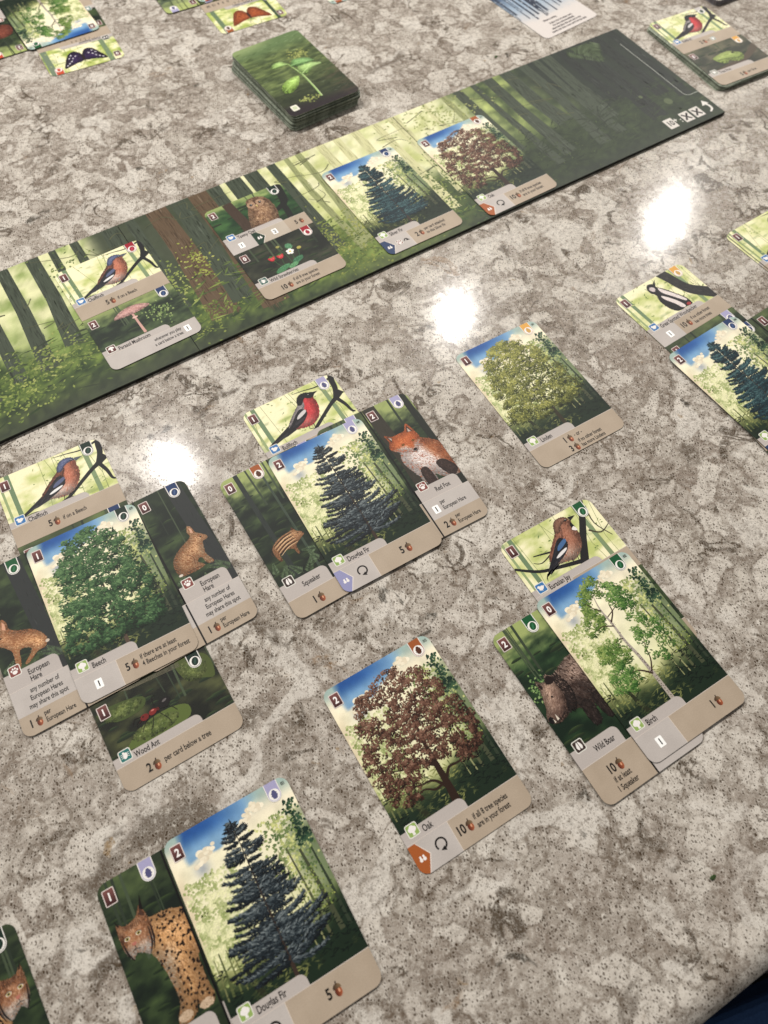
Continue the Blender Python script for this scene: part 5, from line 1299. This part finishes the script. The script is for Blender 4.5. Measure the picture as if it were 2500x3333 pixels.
BZ = 2.3
r = card((-155.4, 310.3, 35.4), BZ, 'chaffinch and parasol mushroom card lying on the board')
chaff_half(r, 81, tagc=RED, leafc=REDL)
h_half(r, False, BG_D(82, base=((36, 50, 38), (96, 116, 72)), light=.7), lambda a: (a.strokes(a.rng.normal(13, 5, 90), a.rng.normal(-17, 4, 90), 1.6, 1.0, a.rng.uniform(0, 3, 90), mixc((90, 118, 66), (170, 188, 118), a.rng.random(90))), mushroom(a)), 'Parasol Mushroom', '2', BLU, BLUL, True, 'mush', [('t', 'whenever you play', 17.4, -36.4, 2.9, 'r'), ('t', 'a card below a tree:', 17.4, -40, 2.9, 'r'), ('p', '1', 20.8, -37.4)], 82, ((-28, 28, GREYP),))
r = card((-74.0, 365.7, 34.0), BZ, 'tawny owl and wild strawberries card lying on the board')
h_half(r, True, BG_D(83, base=((34, 66, 40), (70, 110, 60)), light=.8, trunk=((-10, 7, (78, 62, 50)),)), lambda a: (branch(a, [(4, 18), (14, 22), (22, 27), (24, 44)], [2, 3, 5, 7], (36, 40, 36)), branch(a, [(20, 25), (19, 14), (17, 8)], [4, 4, 3], (36, 40, 36)), owl(a)), 'Tawny Owl', '2', DGR, DGRL, True, 'bird', [('p', '1', -19.6, 5.4), ('pent', (34, 66, 50), -10.5, 0, 11.2), ('p', '2', 3.6, 5.6), ('n', '5', 20, 4.2, 4.8), ('a', 22.6, 5.4, 1.1)], 83, ((-28, -10.5, GREYP), (-10.5, 12.6, (188, 176, 160))))
h_half(r, False, BG_D(84, base=((36, 42, 36), (78, 80, 62)), light=0), strawberries, 'Wild Strawberries', '0', RED, REDL, False, 'plant', [('n', '10', -12, -40.4, 5.2), ('a', -9.6, -38.8, 1.15), ('t', 'if all 8 tree species', -6.4, -37.2, 3.0), ('t', 'are in your forest', -6.4, -40.8, 3.0)], 84, picname='plant_picture')
tree_card((-2.1, 406.0, 34.1), BZ, 'Silver Fir card lying on the board', fir_s, 73, 'Silver Fir', '2', BLU, BLUL, True, '041', SIL_IT)
tree_card((60.8, 443.3, 34.6), BZ, 'Oak card lying on the board', tree_oak, 60, 'Oak', '2', ORG, ORGL, False, '016', OAK_IT)

# ------------------------------------------------------------------ face-down deck
def loose(x, y, t, z, label, group, back):
    r = empty('playing_card', x, y, z, t); share('card_stock', stock_mesh(back), r); tag(r, label, 'card', group); return r
rn = random.Random(4)
bund = [(-1.2, -2.2, 1.2), (-.4, -1.0, .4), (1.2, -.6, -.8), (.2, .2, .3)]
ND = 30
for i in range(ND):
    b_ = bund[min(3, i * 4 // ND)]
    loose(-74.0 + b_[0] + rn.gauss(0, .25), 525.5 + b_[1] + rn.gauss(0, .4), 36.1 + b_[2] + rn.gauss(0, .25), i * .31, 'face-down card inside the deck under its sprout printed top card', 'cards in the face-down deck', True)
r = empty('playing_card', -74.0, 525.5, ND * .31, 36.1)
share('card_stock', stock_mesh(True), r)
tag(r, 'card back with a green sprout on top of the face-down deck', 'card')
def back_bg(X, Y):
    n = fbm(X, Y * 3, 18, 301); n2 = fbm(X, Y * 3.5, 7, 305)
    c = mixc((74, 88, 54), (130, 146, 86), np.clip((n2 - .3) * 1.8, 0, 1))
    c = mixc(c, (104, 128, 82), sst(22, 40, Y + (n - .5) * 16)); c = mixc(c, (196, 204, 140), .4 * sst(34, 44, Y - X * .1) * sst(12, -10, X))
    c = mixc(c, (44, 50, 36), sst(-4, -30, Y + (n - .5) * 26) * .7); c = mixc(c, (50, 40, 44), sst(-30, -42, Y + .1 * X))
    return mixc(c, (84, 70, 58), .55 * sst(8, 24, X) * sst(6, -18, Y) * sst(.4, .6, n2))
a = Art(CARD, 9); a.grid(-28, -43.5, 28, 43.5, .9, back_bg)
n = 500; x = a.rng.uniform(-28, 28, n); y = a.rng.uniform(-34, 43, n)
a.strokes(x, y, a.rng.uniform(2, 7, n), a.rng.uniform(.4, 1.2, n), a.rng.normal(.05, .2, n), back_bg(x, y) + a.rng.normal(4, 13, n)[:, None])
ill = a.build('illustration', r, .303, span=.04)
a = Art(CARD, 10); sprout(a); a.build('plant_picture', ill, .35, span=.08)
a = Art(CARD, 11); a.poly(rrect(-23.8, -38.6, -18.6, -32.6, .8, 3), (226, 224, 206)); a.poly(rrect(-22.8, -37.2, -19.6, -34, .8, 3), (196, 206, 170)); a.build('corner_mark', r, .44, span=.02)

# ------------------------------------------------------------------ face-up discard stack
for i in range(9):
    loose(237.4 - .9 + i * .1 + rn.gauss(0, .3), 583.6 + rn.gauss(0, .35), 30.4 + rn.gauss(0, .5), i * .4, 'card inside the face-up stack under its bullfinch and tree frog card', 'cards in the face-up stack', True)
r = card((237.8, 584.9, 30.4), 3.6, 'bullfinch and tree frog card on top of the face-up stack')
h_half(r, True, birdbg(91), lambda a: (perch(a, -1, -1), songbird(a, BULL, -1, .4, .97, (-24, 15.5))), 'Bullfinch', '1', (196, 190, 186), DGRL, True, 'bird', [('n', '2', -5.4, 4, 5), ('a', -3, 5.4, 1.15), ('t', 'x', -.4, 4.6, 3.2), ('m', 'bug', 5, 5.6)], 91)
h_half(r, False, BG_D(92, base=((62, 66, 54), (112, 106, 86)), light=.1), frog, 'Tree Frog', '0', YEL, YELL, False, 'frog', [('n', '5', -4.4, -40.6, 5), ('a', -2.2, -39, 1.15), ('t', 'per Gnat', .8, -39.4, 3)], 92)
# ---- second low stack at the far side
STOCK['grey'] = stock_mesh(False).copy(); STOCK['grey'].materials[0] = M_GREYEDGE
for i in range(9):
    loose(251.8 + rn.gauss(0, .2), 693.9 + rn.gauss(0, .2), 33 + rn.gauss(0, .3), i * .42, 'card in the low grey edged stack past the tree frog card', 'cards in the low far stack', 'grey')
r = card((251.8, 694.2, 33), 3.8, 'plain tan card end topping the low grey edged stack')
a = Art(CARD, 3); a.grid(-28, -43.5, 28, 43.5, 3, paper((206, 196, 186))); a.build('text_panel', r, .303, span=.02)
# ---- winter card
r = card((107.5, 641.8, 38.9), 0, 'winter card with a snowy blue forest beyond the board')
def snow(a, x0, y0, x1, y1):
    a.grid(x0, y0, x1, y1, 1, lambda X, Y: mixc(mixc((214, 206, 200), (150, 170, 190), sst(-24, 4, Y + 10 * (fbm(X, Y, 8, 5) - .5))), (70, 92, 120), sst(6, 26, Y + 14 * (fbm(X, Y, 6, 8) - .5))))
    for k in range(24):
        x = a.rng.uniform(x0, x1); w = a.rng.uniform(.5, 2); a.line([(x, a.rng.uniform(-22, 0)), (x + .4, 43)], [w, w * .7], (50, 60, 80))
    n = 200; a.strokes(a.rng.uniform(x0, x1, n), a.rng.uniform(-20, 43, n), 1.6, .6, a.rng.normal(.1, .3, n), mixc((170, 186, 204), (236, 238, 240), a.rng.random(n)))
a = Art(CARD, 8); snow(a, -28, -43.5, 28, 43.5); a.build('illustration', r, .303, span=.05)
a = Art(CARD, 8); a.text('Winter is coming', -14, -25.4, 2.9, (96, 88, 90), bold=True)
for k, s_ in enumerate(('If this is the 3rd winter card,', 'the game ends immediately,', 'otherwise place this card next to the', 'clearing and draw a new card from the deck')): a.text(s_, 0, -30.4 - 3.3 * k, 2.7, (96, 88, 90), 'c')
a.build('lettering', r, .40, span=.02)

# ------------------------------------------------------------------ the other player's upside-down cards
FAR = 'upside-down cards of the far player'
FLY_IT = [('t', '1    2    3    4    5', -12, 8.0, 2.8), ('n', '0   3   6  12  20', 24, 3.2, 3.8)]
r = card((-248.6, 576.1, -149.9), 0, 'upside-down purple butterfly card under the far birch card', FAR)
h_half(r, True, BG_B(93, trunks=((-18, 4, (120, 140, 108)), (25, 5, (120, 136, 112))), green=.8), lambda a: butterfly(a, (64, 42, 92), (222, 216, 226), (40, 28, 38)), 'Purple Emperor', '0', CRM, CRML, False, 'fly', FLY_IT, 93)
plain_low(r, 94)
t_ = R_(-146.5)
r = card((-275.8 + 43.5 * math.sin(t_), 555.4 - 43.5 * math.cos(t_), -146.5), .5, 'upside-down card with a rusty red animal, left of the far birch card', FAR)
v_half(r, True, BG_D(95), None, '', '2', CRM, CRML, False, 'paw', -4, -14, [], 95)
v_half(r, False, BG_D(96, light=.95), lambda a: (a.poly(smooth([(2, 16), (10, 20), (22, 18), (30, 12), (28, 4), (14, 2), (2, 5)], 4), (120, 64, 50)), a.fur(smooth([(2, 16), (10, 20), (22, 18), (30, 12), (28, 4), (14, 2), (2, 5)], 4), lambda X, Y: mixc((86, 46, 38), (176, 96, 70), fbm(X, Y, 3, 3)), 500, 1.6, .5, .2, .4, 12)), '', '2', CRM, CRML, False, 'paw', -4, -14, [], 97, ((-43.5, -14, GREYP),))
tree_card((-275.0, 605.3, -146.1), 1.0, 'upside-down birch card with green crown on the far side', tree_birch, 54, 'Birch', '0', GRN, GRNL, True, '033', [('p', '1', -18.5, -37)], group=FAR)
r = card((-133.4, 634.9, -148.4), 0, 'upside-down orange butterfly card beyond the face-down deck', FAR)
h_half(r, True, BG_B(98, trunks=((23, 4, (110, 130, 100)), (-20, 3, (70, 90, 66))), green=.7), lambda a: butterfly(a, (178, 92, 48), (90, 48, 30), (150, 74, 40), -.5, -1), 'Silver-Washed Fritillary', '0', ORG, ORGL, False, 'fly', FLY_IT, 98)
plain_low(r, 99)
r = card((-179.5, 658.4, -148.0), .5, 'upside-down grey green card with lavender tag beside the orange butterfly', FAR)
v_half(r, True, BG_D(110), None, '', '1', LAV, LAVL, False, 'paw', -17, -25, [], 110)
v_half(r, False, BG_D(111, light=.95, base=((84, 96, 80), (140, 150, 110))), None, '', '1', LAV, LAVL, False, 'paw', -17, -25, [], 111)
tree_card((-156.0, 674.6, -148.0), 1.0, 'upside-down tree card with orange tag overlapping the orange butterfly card', tree_oak, 60, 'Oak', '2', CRM, CRML, False, '017', OAK_IT, group=FAR)
tree_card((-53.3, 679.8, -148.0), 0, 'lone upside-down tree card corner past the deck', tree_oak, 60, 'Oak', '2', ORG, ORGL, False, '018', OAK_IT, group=FAR)

# ------------------------------------------------------------------ crumbs of herb
M_HERB = speckle_mat('dried_herb', (34, 52, 26), (62, 84, 40), 900, .8)
for (cx, cy, s, lab) in ((138.8, 13.7, 1.5, 'dark green herb crumb near the worktop edge'), (73.3, 566.7, 1.7, 'tiny green crumb beside the winter card')):
    V = []; F = []; k = 7
    for j, (h, q) in enumerate(((0.0, .8), (.25, 1), (.5, .6))):
        for i in range(k):
            t = 2 * math.pi * i / k
            V.append((math.cos(t) * s * q * (1 + .25 * math.sin(3 * t + j)) * MM, math.sin(t) * s * .7 * q * (1 + .2 * math.cos(2 * t)) * MM, (h + .12 * math.sin(2 * t)) * MM if j else 0))
    for j in range(2):
        for i in range(k): F.append((j * k + i, j * k + (i + 1) % k, (j + 1) * k + (i + 1) % k, (j + 1) * k + i))
    F.append(tuple(range(2 * k, 3 * k))); F.append(tuple(range(k))[::-1])
    o = mesh_obj('herb_crumb', V, F, M_HERB)
    o.location = (cx * MM, cy * MM, 0); o.rotation_euler = (0, 0, cx)
    tag(o, lab, 'crumb')
